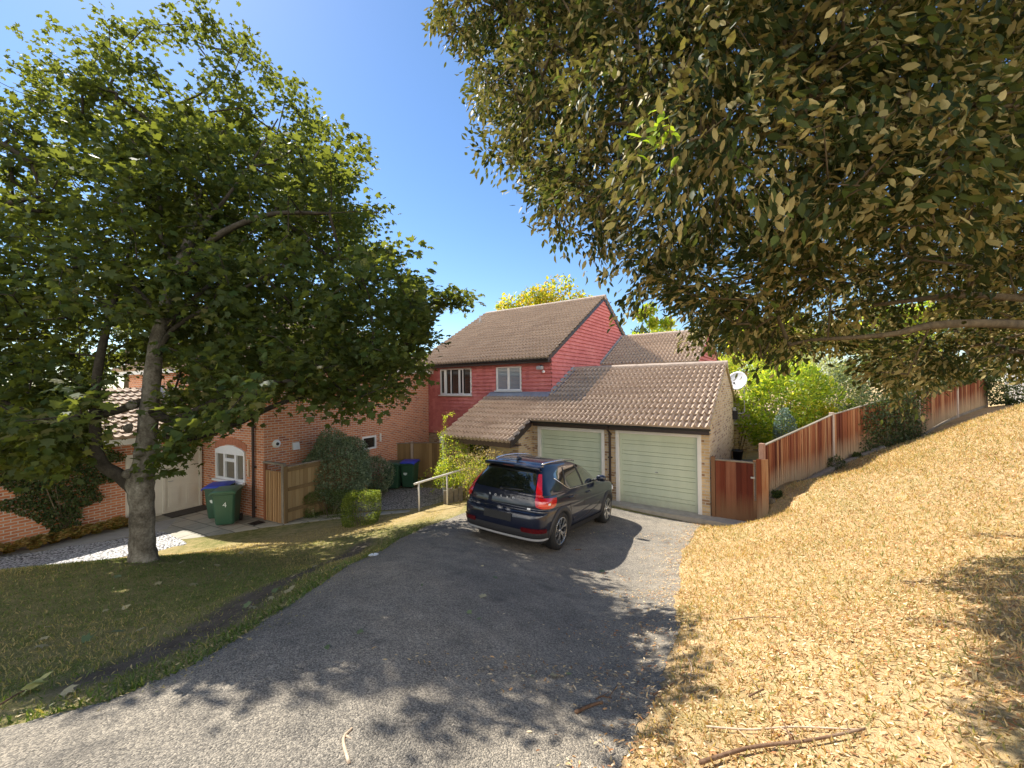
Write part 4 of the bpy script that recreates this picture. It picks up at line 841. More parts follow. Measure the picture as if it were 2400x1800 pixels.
# ------------------------------------------------------------------ board fences and gates
def boards(name, f, s0, s1, zb, zt, mat, parent, bw=.125, thick=.022, over=.03, seed=1, jitter=.004):
    """feather-edge boards from s0 to s1; f(s, d) -> xy; zb/zt functions of s"""
    r = np.random.default_rng(seed); mb = MB(); rn = []; hf = []
    n = max(1, int(round((s1 - s0) / bw))); w = (s1 - s0) / n
    for i in range(n):
        a, b_ = s0 + i * w, s0 + (i + 1) * w + over; c_ = r.random(); j = r.normal(0, jitter)
        pa, pb = f(a, 0), f(b_, 0); qa, qb = f(a, .024 + j), f(b_, .009); vs = []
        ta, tb = zt(a) + r.normal(0, .006), zt(min(b_, s1)) + r.normal(0, .006)
        for z0, z1 in ((zb(a), zb(min(b_, s1))), (ta, tb)): vs += [(*pa, z0), (*pb, z1), (*qb, z1), (*qa, z0)]
        mb.add(vs, [(0, 1, 2, 3), (7, 6, 5, 4), (0, 4, 5, 1), (3, 2, 6, 7), (1, 5, 6, 2), (0, 3, 7, 4)]); rn += [c_] * 8; hf += [0] * 4 + [1] * 4
    o = mb.build(name, mat, parent); pattr(o.data, 'rnd', rn); pattr(o.data, 'hfrac', hf); return o
M_fence = woodmat('red_stained_boards', [(.075, .020, .011), (.165, .046, .022), (.27, .105, .045), (.42, .26, .14)], (26, 26, 1.), fade=(.40, .30, .19), board=True)
M_gatew = woodmat('dark_red_boards', [(.040, .009, .006), (.085, .018, .011), (.14, .035, .018), (.23, .10, .06)], (22, 22, 1.), fade=(.20, .11, .06), board=True)
M_newwood = woodmat('weathered_softwood', [(.16, .105, .05), (.27, .18, .085), (.36, .26, .13)], (20, 20, 1.5), board=True)
M_greywood = woodmat('grey_timber', [(.12, .10, .08), (.22, .19, .15), (.34, .30, .24)], (8, 8, 8))
M_pinewood = woodmat('orange_slats', [(.28, .16, .07), (.42, .26, .13), (.52, .35, .19)], (22, 22, 1.2), board=True)
M_fpost = plain('faded_post', (.30, .17, .12), .85, .2, 12, .2); M_post = plain('concrete_post', (.42, .34, .28), .9, .15, 5, .25)
# right-hand fence up the bank
FP = [np.array(p) for p in ((6.25, 9.98), (8.25, 11.40), (10.28, 12.8), (12.3, 13.45), (14.27, 13.98), (18.0, 16.1), (21.7, 18.2))]
fen = thing('red_board_fence', 'red stained feather edge fence with concrete posts climbing the dry bank', 'fence', (*FP[0], gz(*FP[0])))
Lf = np.array(fen.location)
TOPS = [1.97, 2.22, 2.50, 2.86, 3.20, 3.68, 4.06]
for i in range(len(FP) - 1):
    a, b_ = FP[i], FP[i + 1]; d = (b_ - a) / np.linalg.norm(b_ - a); nn = np.array((d[1], -d[0])); L = np.linalg.norm(b_ - a); s0 = .06 if i % 2 == 0 else 0
    f = lambda s, o, a=a, d=d, nn=nn: (a + d * s + nn * (o + .02) - Lf[:2])
    zt = lambda s, i=i, L=L: TOPS[i] + (TOPS[i + 1] - TOPS[i]) * s / L - Lf[2] - .06
    zb = lambda s, a=a, d=d: gz(*(a + d * s)) + .12 - Lf[2]
    pn = boards('fence_panel', f, s0, L - .04, zb, zt, M_fence, fen, seed=i + 3)
    m = MB(); p0, p1 = f(s0, .012), f(L - .04, .012); m.bar((*p0, zt(s0) + .02), (*p1, zt(L) + .02), .062, .028); m.build('capping', M_greywood, pn)
    m = MB()
    for h in (.35, 1.3): m.bar((*f(0, -.03), zb(0) + h), (*f(L, -.03), zb(L) + h), .04, .08)
    m.build('rail', M_newwood, pn)
    m = MB(); m.bar((*f(s0, .0), zb(s0) - .08), (*f(L, .0), zb(L) - .08), .03, .2); m.build('gravel_board', M_greywood, pn)
for i, p in enumerate(FP):
    if i in (1, 3): continue
    m = MB(); x, y = p - Lf[:2]; d = FP[min(i + 1, 6)] - FP[max(i - 1, 0)]; d = d / np.linalg.norm(d); z0 = gz(*p) - Lf[2]; zt_ = TOPS[i] - Lf[2] + (.03 if i else .02)
    m.obox((x + d[1] * .012, y - d[0] * .012, (zt_ + z0 - .3) / 2), (d[0], d[1], 0), (d[1], -d[0], 0), (0, 0, 1), .05, .06, (zt_ - z0 + .3) / 2); m.build('post', M_fpost if i == 0 else M_post, fen, bevel=.012)
# sleepers along the foot
for k, (s0, s1, lab) in enumerate(((.02, .92, 'long grey timber sleeper at the foot of the fence near the gate'), (.95, 1.5, 'short grey timber sleeper lying further up the fence foot'))):
    def fp(s): i = min(int(s * 2), 5); q = s * 2 - i; return FP[i] * (1 - q) + FP[i + 1] * q
    a, b_ = fp(s0), fp(s1); d = (b_ - a) / np.linalg.norm(b_ - a); nn = np.array((d[1], -d[0])); a = a + nn * .17; b_ = b_ + nn * (.17 + .05 * k); za, zb_ = gz(*a) + .05, gz(*b_) + .05
    m = MB(); m.bar((0, 0, 0), (*(b_ - a), zb_ - za), .13, .16); tag(m.build('timber_sleeper', M_greywood, loc=(*a, za), bevel=.012), lab, 'sleeper', 'timber sleepers along the fence')
# short dark board panel and side gate beside the garage
gt = thing('side_gate', 'dark red boarded side gate between garage wall and fence', 'gate', W(.06, .02, -.02), -TH)
boards('boards', lambda s, d: np.array((s, -.0 - d)), .07, .90, lambda s: .05, lambda s: 1.52, M_gatew, gt, seed=21)
m = MB(); m.box(-.03, .06, -.06, .05, -.1, 1.62); m.build('hanging_post', M_gatew, gt); m = MB(); m.box(.05, .92, -.045, .05, 1.525, 1.56); m.box(.05, .9, .02, .06, .2, .3); m.box(.05, .9, .02, .06, 1.2, 1.3); m.build('frame', M_greywood, gt)
m = MB(); m.box(.93, .97, -.02, .03, .6, 1.55); m.box(.86, .95, -.05, -.026, 1.15, 1.19); m.build('latch', M_grey, gt)
pp = thing('fence_stub', 'narrow faded board panel and post joining gate to fence', 'fence', W(1.02, .05, 0), -TH)
boards('boards', lambda s, d: np.array((s, -d)), .02, .24, lambda s: .05, lambda s: 1.62, M_fence, pp, seed=8); m = MB(); m.box(-.05, .02, -.05, .05, -.1, 1.58); m.build('post', M_gatew, pp)
# slatted gate and close-boarded fence of the neighbour
sg_ = thing('slatted_gate', 'tall gate of thin orange wooden slats beside the brick house', 'gate', W2(.04, -.03), -TH2)
rn = []; m = MB()
for k in range(9): m.box(.145 + k * .083, .192 + k * .083, -.035, 0, .05, 1.50); rn += [random.random()] * 8
o = m.build('slats', M_pinewood, sg_); pattr(o.data, 'rnd', rn)
m = MB(); m.box(.14, .9, .005, .04, .3, .38); m.box(.14, .9, .005, .04, 1.2, 1.28); m.box(0.02, .98, -.05, .05, 1.69, 1.74); m.build('rail', M_greywood, sg_)
m = MB(); m.box(.03, .12, -.04, .04, -.1, 1.69); m.build('post', plain('red_brown_post', (.22, .075, .03), .7, .2), sg_)
m = MB(); m.box(.89, .98, -.05, .05, -.1, 1.69); m.build('post', M_greywood, sg_)
cf = thing('close_boarded_fence', 'weathered close boarded fence running back from the slatted gate', 'fence', W2(1.0, 0), -TH2)
boards('boards', lambda s, d: np.array((d, s)), .05, 2.9, lambda s: .08, lambda s: 1.62, M_newwood, cf, seed=31)
m = MB()
for z in (.35, .95, 1.5): m.box(.022, .06, .05, 2.9, z, z + .09)
m.build('rail', M_newwood, cf); m = MB(); m.box(-.03, .06, .04, 2.92, 1.63, 1.66); m.build('capping', M_greywood, cf); m = MB(); m.box(-.06, .05, -.06, .04, -.1, 1.66); m.build('post', M_newwood, cf)
bf = thing('back_fence', 'grey panel fence with concrete posts behind the bins', 'fence', (-7.0, 16.4, -.35), R(4))
for k in range(3):
    boards('fence_panel', lambda s, d, k=k: np.array((k * 1.4 + s, -d)), .06, 1.36, lambda s: .1, lambda s: 1.5, M_newwood, bf, bw=.11, seed=41 + k)
for k in range(4): m = MB(); m.box(k * 1.4 - .05, k * 1.4 + .05, -.06, .05, -.1, 1.58); m.build('post', M_post, bf)
m = MB(); m.box(-.05, 4.25, -.06, .03, 1.51, 1.54); m.build('capping', M_greywood, bf)

# ------------------------------------------------------------------ behind the fence: outbuilding, pots; beyond: white building, post
ob = thing('garden_outbuilding', 'low buff brick outbuilding with pale sunlit tiled roof behind the garage', 'outbuilding', (9.6, 19.2, -.2), R(-14))
m = MB(); m.box(0, 4.5, 0, 3, -.3, 2.0); m.build('wall', M_garbrick, ob)
mb = roof(MB(), (-.2, -.3, 1.92), (1, 0, 0), (0, .894, .447), 4.9, 2.2, per=4); fixn(mb, (0, -1, 1)); mr = roof(MB(), (-.2, 3.3, 1.92), (1, 0, 0), (0, -.894, .447), 4.9, 2.1, per=4); fixn(mr, (0, 1, 1)); mb.add(mr.v, mr.f); mb.build('roof', tilemat('pale_tile', (.36, .27, .20), (.48, .38, .28), (.58, .48, .36), .5), ob)
m = MB(); m.box(-.15, 4.6, -.27, -.24, 1.78, 1.92); m.build('fascia', M_white, ob)
m = MB(); m.box(.5, .62, -.04, 0, -.3, 1.9); m.build('corner_post', M_white, ob)
for k, (x, y, lab) in enumerate(((7.55, 14.2, 'dark plant pot standing nearest the garage wall behind the side gate'), (7.95, 14.05, 'dark plant pot standing behind the fence stub'))):
    b = thing('plant_pot', lab, 'plant pot', (x, y, gz(x, y) + .75), 0, 'plant pots behind the gate'); MB().lathe([(.0, 0), (.13, 0), (.17, .28), (.185, .28), (.185, .33), (.155, .33), (.15, .29), (0, .29)], 18).build('pot', M_black, b, smooth=True)
tb = thing('potting_bench', 'pale garden bench holding the plant pots behind the side gate', 'bench', (7.75, 14.1, gz(7.75, 14.1)), R(-20)); MB().box(-.7, .7, -.3, .3, .69, .74).build('top', M_greywood, tb)
for x in (-.62, .62):
    for y in (-.24, .24): MB().box(x - .03, x + .03, y - .03, y + .03, -.1, .69).build('leg', M_greywood, tb)
wb = thing('white_building', 'white walled building glimpsed through leaves beyond the bank', 'building', (23.2, 18.7, 2.35), R(-60))
m = MB(); m.box(0, 7, 0, 5, -.6, 2.3); m.build('wall', plain('white_render', (.80, .78, .78), .8, .05), wb)
mb = roof(MB(), (-.2, -.25, 2.25), (1, 0, 0), (0, .85, .527), 7.4, 3.2, per=4); fixn(mb, (0, -1, 1)); mb.build('roof', M_rooftile2, wb)
window(wb, 2.0, 3.4, .7, 1.8, -.0301, (2.7,)); window(wb, 4.6, 6.0, .7, 1.8, -.0301, (5.3,))
# ------------------------------------------------------------------ foliage engine
LF_OAK = (np.array([(0, 0, 0), (-.17, .25, .05), (0, .30, -.01), (.17, .25, .05), (-.20, .58, .06), (0, .60, 0), (.20, .58, .06), (0, 1, -.08)]), [(0, 2, 1), (0, 3, 2), (1, 2, 5), (1, 5, 4), (2, 3, 6), (2, 6, 5), (4, 5, 7), (5, 6, 7)])
LF_LAU = (LF_OAK[0] * (0.85, 1, 1), LF_OAK[1])
LF_LIT = (LF_OAK[0] * (.72, 1, .8), LF_OAK[1])
LF_DIA = (np.array([(0, 0, 0), (-.27, .5, .05), (0, 1, -.05), (.27, .5, .05)]), [(0, 2, 1), (0, 3, 2)])
def _syc():
    c = np.array((0, .38, 0)); out = []
    for a, r_, z in ((-180, .36, .0), (-140, .44, -.03), (-112, .62, -.10), (-84, .42, .02), (-56, .72, -.10), (-27, .40, .03), (0, .78, -.12), (27, .40, .03), (56, .72, -.10), (84, .42, .02), (112, .62, -.10), (140, .44, -.03)):
        out.append(c + (r_ * math.sin(R(a)), r_ * math.cos(R(a)), z))
    n = len(out); return np.array([c] + out), [(0, 1 + (i + 1) % n, 1 + i) for i in range(n)]
LF_SYC = _syc()
LF_BLADE = (np.array([(-.09, 0, 0), (.09, 0, 0), (.05, .6, .12), (0, 1, .4)]), [(0, 1, 2), (0, 2, 3)])
def foliage(name, pos, d, nrm, size, tpl, mat, parent=None, rnd=None, origin=None):
    tv, tf = tpl; N = len(pos); k = len(tv)
    d = d / (np.linalg.norm(d, axis=1, keepdims=True) + 1e-9); nrm = nrm - d * (nrm * d).sum(1, keepdims=True); nrm /= (np.linalg.norm(nrm, axis=1, keepdims=True) + 1e-9); x = np.cross(d, nrm)
    size = np.broadcast_to(np.asarray(size, float), (N,)); wv = rng.uniform(.8, 1.2, N)
    v = pos[:, None] + size[:, None, None] * ((tv[None, :, 0:1] * wv[:, None, None]) * x[:, None] + tv[None, :, 1:2] * d[:, None] + (tv[None, :, 2:3] * rng.uniform(-.6, 2.2, N)[:, None, None]) * nrm[:, None])
    if origin is not None: v = v - np.asarray(origin)
    f = (np.array(tf)[None] + (np.arange(N) * k)[:, None, None]).reshape(-1)
    me = bpy.data.meshes.new(name); nf = N * len(tf)
    me.vertices.add(N * k); me.vertices.foreach_set('co', v.astype(np.float32).ravel()); me.loops.add(nf * 3); me.loops.foreach_set('vertex_index', f.astype(np.int32))
    me.polygons.add(nf); me.polygons.foreach_set('loop_start', np.arange(0, nf * 3, 3, dtype=np.int32)); me.polygons.foreach_set('loop_total', np.full(nf, 3, np.int32)); me.update(calc_edges=True)
    pattr(me, 'rnd', np.repeat(rng.random(N) if rnd is None else rnd, k)); me.materials.append(mat)
    o = bpy.data.objects.new(name, me); link(o, parent); return o
def unit(N): q = rng.normal(0, 1, (N, 3)); return q / np.linalg.norm(q, axis=1, keepdims=True)
def project(P):
    x, y, z = P[:, 0], P[:, 1], P[:, 2] - ZC; p = math.atan(5 / 930); yy = math.cos(p) * y + math.sin(p) * z; zz = -math.sin(p) * y + math.cos(p) * z
    a, b_ = x / yy, zz / yy; c_, s_ = math.cos(.012), math.sin(.012); return 1200 + 930 * (c_ * a - s_ * b_), 900 - 930 * (s_ * a + c_ * b_)
def inpoly(px, py, poly):
    ins = np.zeros(len(px), bool); n = len(poly)
    for i in range(n):
        (x0, y0), (x1, y1) = poly[i], poly[(i + 1) % n]; cond = ((y0 > py) != (y1 > py)); xi = (x1 - x0) * (py - y0) / (y1 - y0 + 1e-12) + x0; ins ^= cond & (px < xi)
    return ins
def hit(px, py):
    p = math.atan(5 / 930); a, b_ = (px - 1200) / 930, -(py - 900) / 930; c_, s_ = math.cos(.012), math.sin(.012); a, b_ = c_ * a + s_ * b_, -s_ * a + c_ * b_
    dv = np.array((a, math.cos(p) - math.sin(p) * b_, math.sin(p) + math.cos(p) * b_)); t_ = np.arange(.8, 40, .02); P = dv[None] * t_[:, None] + (0, 0, ZC); g = ground(P[:, 0], P[:, 1]); i = int(np.argmax(P[:, 2] < g)); return np.array((P[i, 0], P[i, 1], g[i]))
def grow(stems, targets, sag=.0, root_r=.2, tip=.006, expo=.5, wob=.06):
    """stems: list of (points, radii); joins every target to the nearest grown node"""
    P = []; par = []; rad0 = []
    for pts, rr in stems:
        k0 = len(P); start = -1
        if k0: start = int(np.argmin([np.linalg.norm(np.array(pts[0]) - q) for q in P]))
        for i, p in enumerate(pts): P.append(np.array(p, float)); par.append(start if i == 0 else len(P) - 2); rad0.append(rr[i])
    ns = len(P); order = np.argsort([min(np.linalg.norm(t_ - np.array(p)) for pts, _ in stems for p in pts) for t_ in targets]); tips = []
    for i in order:
        t_ = targets[i]; A = np.array(P); dd_ = np.linalg.norm(A - t_, axis=1) + .25 * np.maximum(0, A[:, 2] - t_[2]); j = int(np.argmin(dd_)); L = np.linalg.norm(t_ - A[j]); n = max(1, int(L / .35)); prev = j
        for k in range(1, n + 1):
            q = A[j] + (t_ - A[j]) * k / n
            if k < n: q = q + rng.normal(0, wob, 3) + (0, 0, -sag * math.sin(math.pi * k / n) * L)
            P.append(q); par.append(prev); rad0.append(None); prev = len(P) - 1
        tips.append(prev)
    cnt = np.zeros(len(P))
    for i in tips: cnt[i] += 1
    for i in range(len(P) - 1, 0, -1):
        if par[i] >= 0: cnt[par[i]] += cnt[i]
    r_ = [rad0[i] if rad0[i] is not None else tip * max(1, cnt[i]) ** expo for i in range(len(P))]
    mx = max(x for x in r_)
    return P, par, r_, tips, ns
def branches(P, par, r_, ns, origin, lo=.0):
    mb = MB(); O_ = np.asarray(origin)
    for i in range(ns, len(P)):
        j = par[i]; d = P[i] - P[j]
        if np.linalg.norm(d) < 1e-4 or r_[i] < lo: continue
        rj = min(r_[j], r_[i] * 1.35); mb.tube([P[j] - O_, P[i] - O_], [rj, r_[i]], 6 if r_[i] > .015 else 4, cap=False)
    return mb
def bark(name, cols, sc_=(14, 14, 3), b=.6):
    t = NT(name); n = t.noise(1, 6, .65, vec=t.map(t.co(), sc_)); m2 = t.noise(2.2, 4); t.color(t.ramp(t.mix(.35, t.mix(.35, n, t.noise(38, 4, .7)), m2), [(.36 + .28 * i / (len(cols) - 1), q) for i, q in enumerate(cols)])).rough(.9, .2).bump(n, b, .02); return t.m
def smoothpath(pts, n=40):
    P = np.array(pts, float); k = np.arange(len(P)); i = np.linspace(0, len(P) - 1, n); tab = np.hstack([k[:, None], P]); _, v = crom(tab, n); return v

# ------------------------------------------------------------------ sycamore on the lawn
TB = np.array((-5.41, 5.8, gz(-5.41, 5.8)))
tree = thing('sycamore_tree', 'large sycamore with a forked grey trunk standing on the shaded lawn', 'tree', TB)
M_syb = bark('sycamore_bark', [(.030, .026, .019), (.085, .074, .055), (.165, .150, .118), (.30, .285, .235)], (10, 10, 7), 1.0)
trunk = smoothpath([(-5.41, 5.8, TB[2] - .25, .33), (-5.41, 5.8, TB[2] + .02, .265), (-5.42, 5.8, TB[2] + .25, .225), (-5.42, 5.8, TB[2] + .8, .215), (-5.44, 5.8, TB[2] + 1.15, .24), (-5.37, 5.8, TB[2] + 1.5, .20), (-5.33, 5.84, TB[2] + 2.3, .165), (-5.32, 5.95, TB[2] + 3.2, .14), (-5.28, 6.2, TB[2] + 4.2, .11), (-5.4, 6.7, TB[2] + 5.2, .07), (-5.6, 7.2, TB[2] + 6.2, .03)], 60)
limb = smoothpath([(-5.44, 5.8, TB[2] + .95, .16), (-5.68, 5.78, TB[2] + 1.22, .15), (-5.95, 5.74, TB[2] + 1.45, .125), (-6.03, 5.74, TB[2] + 1.9, .11), (-6.05, 5.8, TB[2] + 2.8, .09), (-6.1, 6.1, TB[2] + 3.9, .065), (-6.5, 6.8, TB[2] + 5.0, .025)], 34)
stub = smoothpath([(-5.98, 5.74, TB[2] + 1.5, .06), (-6.2, 5.7, TB[2] + 1.72, .05), (-6.45, 5.65, TB[2] + 2.15, .035), (-6.75, 5.5, TB[2] + 2.5, .02)], 14)
b1 = smoothpath([(-5.33, 5.82, TB[2] + 2.2, .075), (-4.9, 5.75, TB[2] + 2.05, .06), (-4.3, 5.7, TB[2] + 2.3, .05), (-3.6, 5.6, TB[2] + 2.55, .035), (-2.9, 5.6, TB[2] + 2.6, .02)], 18)
b2 = smoothpath([(-5.33, 5.84, TB[2] + 1.85, .06), (-4.9, 5.9, TB[2] + 1.75, .05), (-4.2, 6.0, TB[2] + 1.95, .042), (-3.4, 6.0, TB[2] + 2.3, .03), (-2.6, 6.1, TB[2] + 2.45, .015)], 18)
b3 = smoothpath([(-5.3, 6.15, TB[2] + 4.0, .08), (-4.8, 6.0, TB[2] + 4.4, .065), (-4.2, 5.7, TB[2] + 4.7, .05), (-3.4, 5.6, TB[2] + 4.95, .035), (-2.6, 5.7, TB[2] + 5.0, .02)], 18)
ups = []
for k, (a, h0, el) in enumerate(((10, 2.9, 35), (60, 3.3, 45), (110, 3.0, 30), (165, 3.6, 40), (85, 4.0, 62), (140, 4.4, 58), (30, 4.3, 60))):
    s0 = np.array([np.interp(TB[2] + h0, trunk[:, 2], trunk[:, i_]) for i_ in (0, 1)] + [TB[2] + h0]); dv = np.array((math.cos(R(a)) * math.cos(R(el)), math.sin(R(a)) * math.cos(R(el)) * .8, math.sin(R(el)))); pts_ = []
    for j, q in enumerate((0, .7, 1.4, 2.1, 2.8)): p = s0 + dv * q + (0, 0, .06 * q * q) + (rng.normal(0, .12, 3) if j else 0); pts_.append((*p, (.040, .032, .025, .018, .010)[j]))
    ups.append(smoothpath(pts_, 18))
b4 = smoothpath([(-5.33, 5.84, TB[2] + 2.35, .06), (-5.9, 5.7, TB[2] + 2.15, .05), (-6.7, 5.6, TB[2] + 2.2, .04), (-7.6, 5.6, TB[2] + 2.5, .02)], 16)
m = MB()
trunk[:, 3] *= .66; limb[:, 3] *= .6; stub[:, 3] *= .7
m = MB(); m_l = MB(); trunk_mb = m
for q in (trunk, limb, stub, b1, b2, b3, b4, *ups):
    m = trunk_mb if q is trunk else m_l
    rr = q[:, 3] * (1 + .04 * np.sin(np.arange(len(q)) * 1.7)); m.tube(list(q[:, :3] - TB), list(rr), 16 if q is trunk or q is limb else 8)
m = trunk_mb
for z, a in ((1.95, 250), (2.28, 265), (1.6, 300), (1.3, 240)):
    c_ = np.array((-.09 + .02 * z + .17 * math.cos(R(a)) + .06, .17 * math.sin(R(a)), z)); m.lathe([(.0, .05), (.035, .045), (.06, .02), (.075, -.02)], 10, c_, (math.cos(R(a)), math.sin(R(a)), .2))
m.build('trunk', M_syb, tree, smooth=True); M_sybd = bark('shade_painted_limb_bark', [(.018, .015, .011), (.045, .038, .028), (.085, .074, .056)], (12, 12, 8), .8); m_l.build('limbs', M_sybd, tree, smooth=True)  # limbs use a darker bark copy, crown shade painted into its colour
SYM = [(-900, -1500), (200, -1200), (430, -60), (470, 20), (560, 60), (600, 130), (700, 200), (760, 270), (850, 345), (815, 420), (870, 490), (855, 560), (915, 590), (950, 640), (1000, 660), (1030, 695), (985, 730), (990, 800), (975, 850), (920, 865), (940, 930), (870, 925), (800, 915), (720, 930), (660, 905), (560, 955), (500, 1010), (440, 1040), (395, 985), (300, 1010), (220, 1020), (100, 1090), (-100, 1120), (-900, 1120)]
C0 = np.array((-5.6, 7.4, 6.2)); RR = np.array((6.2, 5.0, 6.6)); T = []
while len(T) < 1850:
    q = unit(400) * rng.random((400, 1)) ** (1 / 2.4) * RR + C0; px, py = project(q); ok = inpoly(px, py, SYM) & (q[:, 1] > 2.75 + .60 * (q[:, 2] - 1.75) + rng.normal(0, .22, 400)) & (q[:, 1] < 9.1 + .6 * (q[:, 2] + .3) + rng.normal(0, .25, 400)) & (q[:, 2] > np.where(px < 230, 2.15, 2.5)) & ~((px > 200) & (px < 400) & (py > 760) & (q[:, 1] < 6.0)) & ~((px > 215) & (px < 390) & (py > 860))
    ok &= np.sin(q[:, 0] * 2.1 + 1) + np.sin(q[:, 1] * 2.4) + np.sin(q[:, 2] * 2.7 + .5) + rng.normal(0, .4, 400) > -.6
    T += list(q[ok])
# low sprays that hang in front of the house
for a, b_, n in (((560, 950, 5.6), (500, 965, 5.2), 5), ((420, 1010, 5.6), (395, 1060, 5.5), 7), ((850, 940, 6.2), (700, 900, 5.8), 12), ((930, 850, 6.3), (990, 740, 6.3), 10), ((1020, 700, 6.4), (1090, 695, 6.5), 4)):
    for k in range(n):
        w_ = rng.random(); x, y, Y = [a[i] * (1 - w_) + b_[i] * w_ for i in range(3)]; Y += rng.normal(0, .25); T.append(np.array(((x - 1200) / 930 * Y, Y, ZC + (905 - y) / 930 * Y)))
for n_, bx, yl in ((95, (400, 960, 800, 935), (5.0, 7.6)), (62, (-60, 195, 800, 1050), (4.8, 6.6)), (26, (930, 1075, 650, 860), (6.0, 7.0))):
    for k in range(n_):
        Y = rng.uniform(*yl); x, y = rng.uniform(bx[0], bx[1]), rng.uniform(bx[2], bx[3])
        if bx[0] == 400 and y > np.interp(x, [400, 470, 560, 700, 860, 960], [900, 1000, 945, 905, 935, 860]): continue
        if bx[0] == 930 and x > np.interp(y, [650, 700, 760, 860], [1010, 1075, 1000, 985]): continue
        T.append(np.array(((x - 1200) / 930 * Y, Y, ZC + (905 - y) / 930 * Y)))
T = np.array(T)
P, par, r_, tips, ns = grow([(q[:, :3], q[:, 3]) for q in (trunk[22:], limb[8:], b1, b2, b3, b4, *ups)], T, sag=.08, tip=.0055, expo=.42, wob=.09)
branches(P, par, r_, ns, TB).build('branches', M_sybd, tree, smooth=True, uv=False)
def clusters(P, par, tips, per, rad, droop=.3):
    """leaf sprays: position, spray axis, spray tone (0-1) and spray side (+1 faces up, -1 shows its backs)"""
    pos, out, tone, side = [], [], [], []
    for i in tips:
        a, b_ = P[par[i]], P[i]; n = rng.poisson(per); w_ = rng.random((n, 1)) ** .6; dr = (b_ - a) / (np.linalg.norm(b_ - a) + 1e-6); dr = dr + rng.normal(0, .25, 3) + (0, 0, -droop); dr /= np.linalg.norm(dr)
        g = np.clip(rng.normal(0, 1, (n, 3)), -1.7, 1.7); q = b_ + dr * (w_ - .45) * rad[0] * 3.2 + g * rad * (.55 + .35 * w_)
        pos.append(q); out.append(np.repeat(dr[None], n, 0)); tone.append(np.full(n, rng.random())); side.append(np.full(n, 1. if rng.random() < .74 else -1.))
    return np.concatenate(pos), np.concatenate(out), np.concatenate(tone), np.concatenate(side)
pos, out, tone, side = clusters(P, par, tips, 46, np.array((.175, .175, .11)), .15)
N = len(pos); d = out * .8 + rng.normal(0, .55, (N, 3)); d[:, 2] -= .3; nn = rng.normal(0, .40, (N, 3)) + (0, 0, 1) + np.array(SUN) * .2
M_syl = leafmat('sycamore_leaf', [(.012, .028, .010), (.022, .046, .013), (.036, .066, .017), (.06, .085, .022), (.11, .10, .034)], back=(.045, .065, .028), transl=.34, tcol=(.30, .33, .035), rough=.6, spec=.15)
foliage('crown', pos, d, nn, rng.uniform(.058, .10, N), LF_SYC, M_syl, tree, origin=TB, rnd=np.clip(tone * .7 + rng.random(N) * .45 - .08, 0, 1))

# ------------------------------------------------------------------ evergreen oak overhead on the right
OB = np.array((6.6, 3.9, gz(6.6, 3.9)))
oak = thing('evergreen_oak_tree', 'evergreen oak with leathery pale backed leaves overhanging from the right', 'tree', OB)
M_oakb = bark('oak_bark', [(.05, .038, .026), (.12, .09, .055), (.20, .15, .09)], (16, 16, 6))
ot = smoothpath([(6.6, 3.9, OB[2] - .2, .34), (6.6, 3.9, OB[2] + .1, .28), (6.55, 3.92, OB[2] + 1.0, .25), (6.4, 3.95, OB[2] + 2.2, .22), (6.2, 4.0, OB[2] + 3.6, .16), (6.0, 4.1, OB[2] + 5.2, .09)], 26)
def bp(*pts): return smoothpath([(((x - 1200) / 930 * Y), Y, ZC + (900 - y) / 930 * Y, r__) for x, y, Y, r__ in pts], 18)
obr = [bp((2700, 800, 3.6, .055), (2400, 770, 3.1, .036), (2200, 768, 3.05, .030), (2080, 790, 3.1, .020), (1900, 800, 3.3, .012)),
       bp((2700, 730, 3.6, .045), (2400, 708, 3.2, .030), (2250, 700, 3.2, .024), (2050, 720, 3.4, .014)),
       bp((2800, 560, 3.9, .07), (2400, 520, 3.6, .045), (2100, 500, 3.6, .035), (1960, 455, 3.7, .028), (1780, 480, 3.9, .016)),
       bp((2900, 200, 3.9, .08), (2500, 260, 3.2, .05), (2150, 300, 2.9, .035), (1850, 200, 2.8, .025), (1550, 150, 2.9, .014)),
       bp((2700, 640, 3.9, .06), (2300, 610, 4.4, .035), (2000, 640, 4.8, .03), (1780, 650, 5.0, .018), (1560, 660, 5.2, .012)),
       bp((2800, 500, 4.0, .06), (2300, 380, 4.6, .045), (1900, 330, 5.0, .035), (1560, 250, 5.0, .025), (1300, 230, 5.0, .014)),
       bp((2700, 880, 3.9, .05), (2400, 835, 3.9, .024), (2310, 815, 4.8, .022), (2150, 850, 5.2, .012))]
m = MB()
for q in [ot] + obr: m.tube(list(q[:, :3] - OB), list(q[:, 3]), 14 if q is ot else 8)
m.build('trunk', M_oakb, oak, smooth=True)
OKM = [(1000, -900), (1015, 0), (1040, 45), (1085, 75), (1125, 150), (1135, 200), (1105, 235), (1085, 300), (1150, 360), (1215, 385), (1265, 440), (1275, 510), (1330, 560), (1385, 560), (1395, 640), (1445, 690), (1480, 740), (1560, 755), (1620, 790), (1640, 830), (1720, 830), (1790, 850), (1880, 835), (1990, 830), (2050, 890), (2110, 945), (2190, 890), (2260, 850), (2330, 855), (2500, 890), (3400, 800), (3400, -900)]
T = []
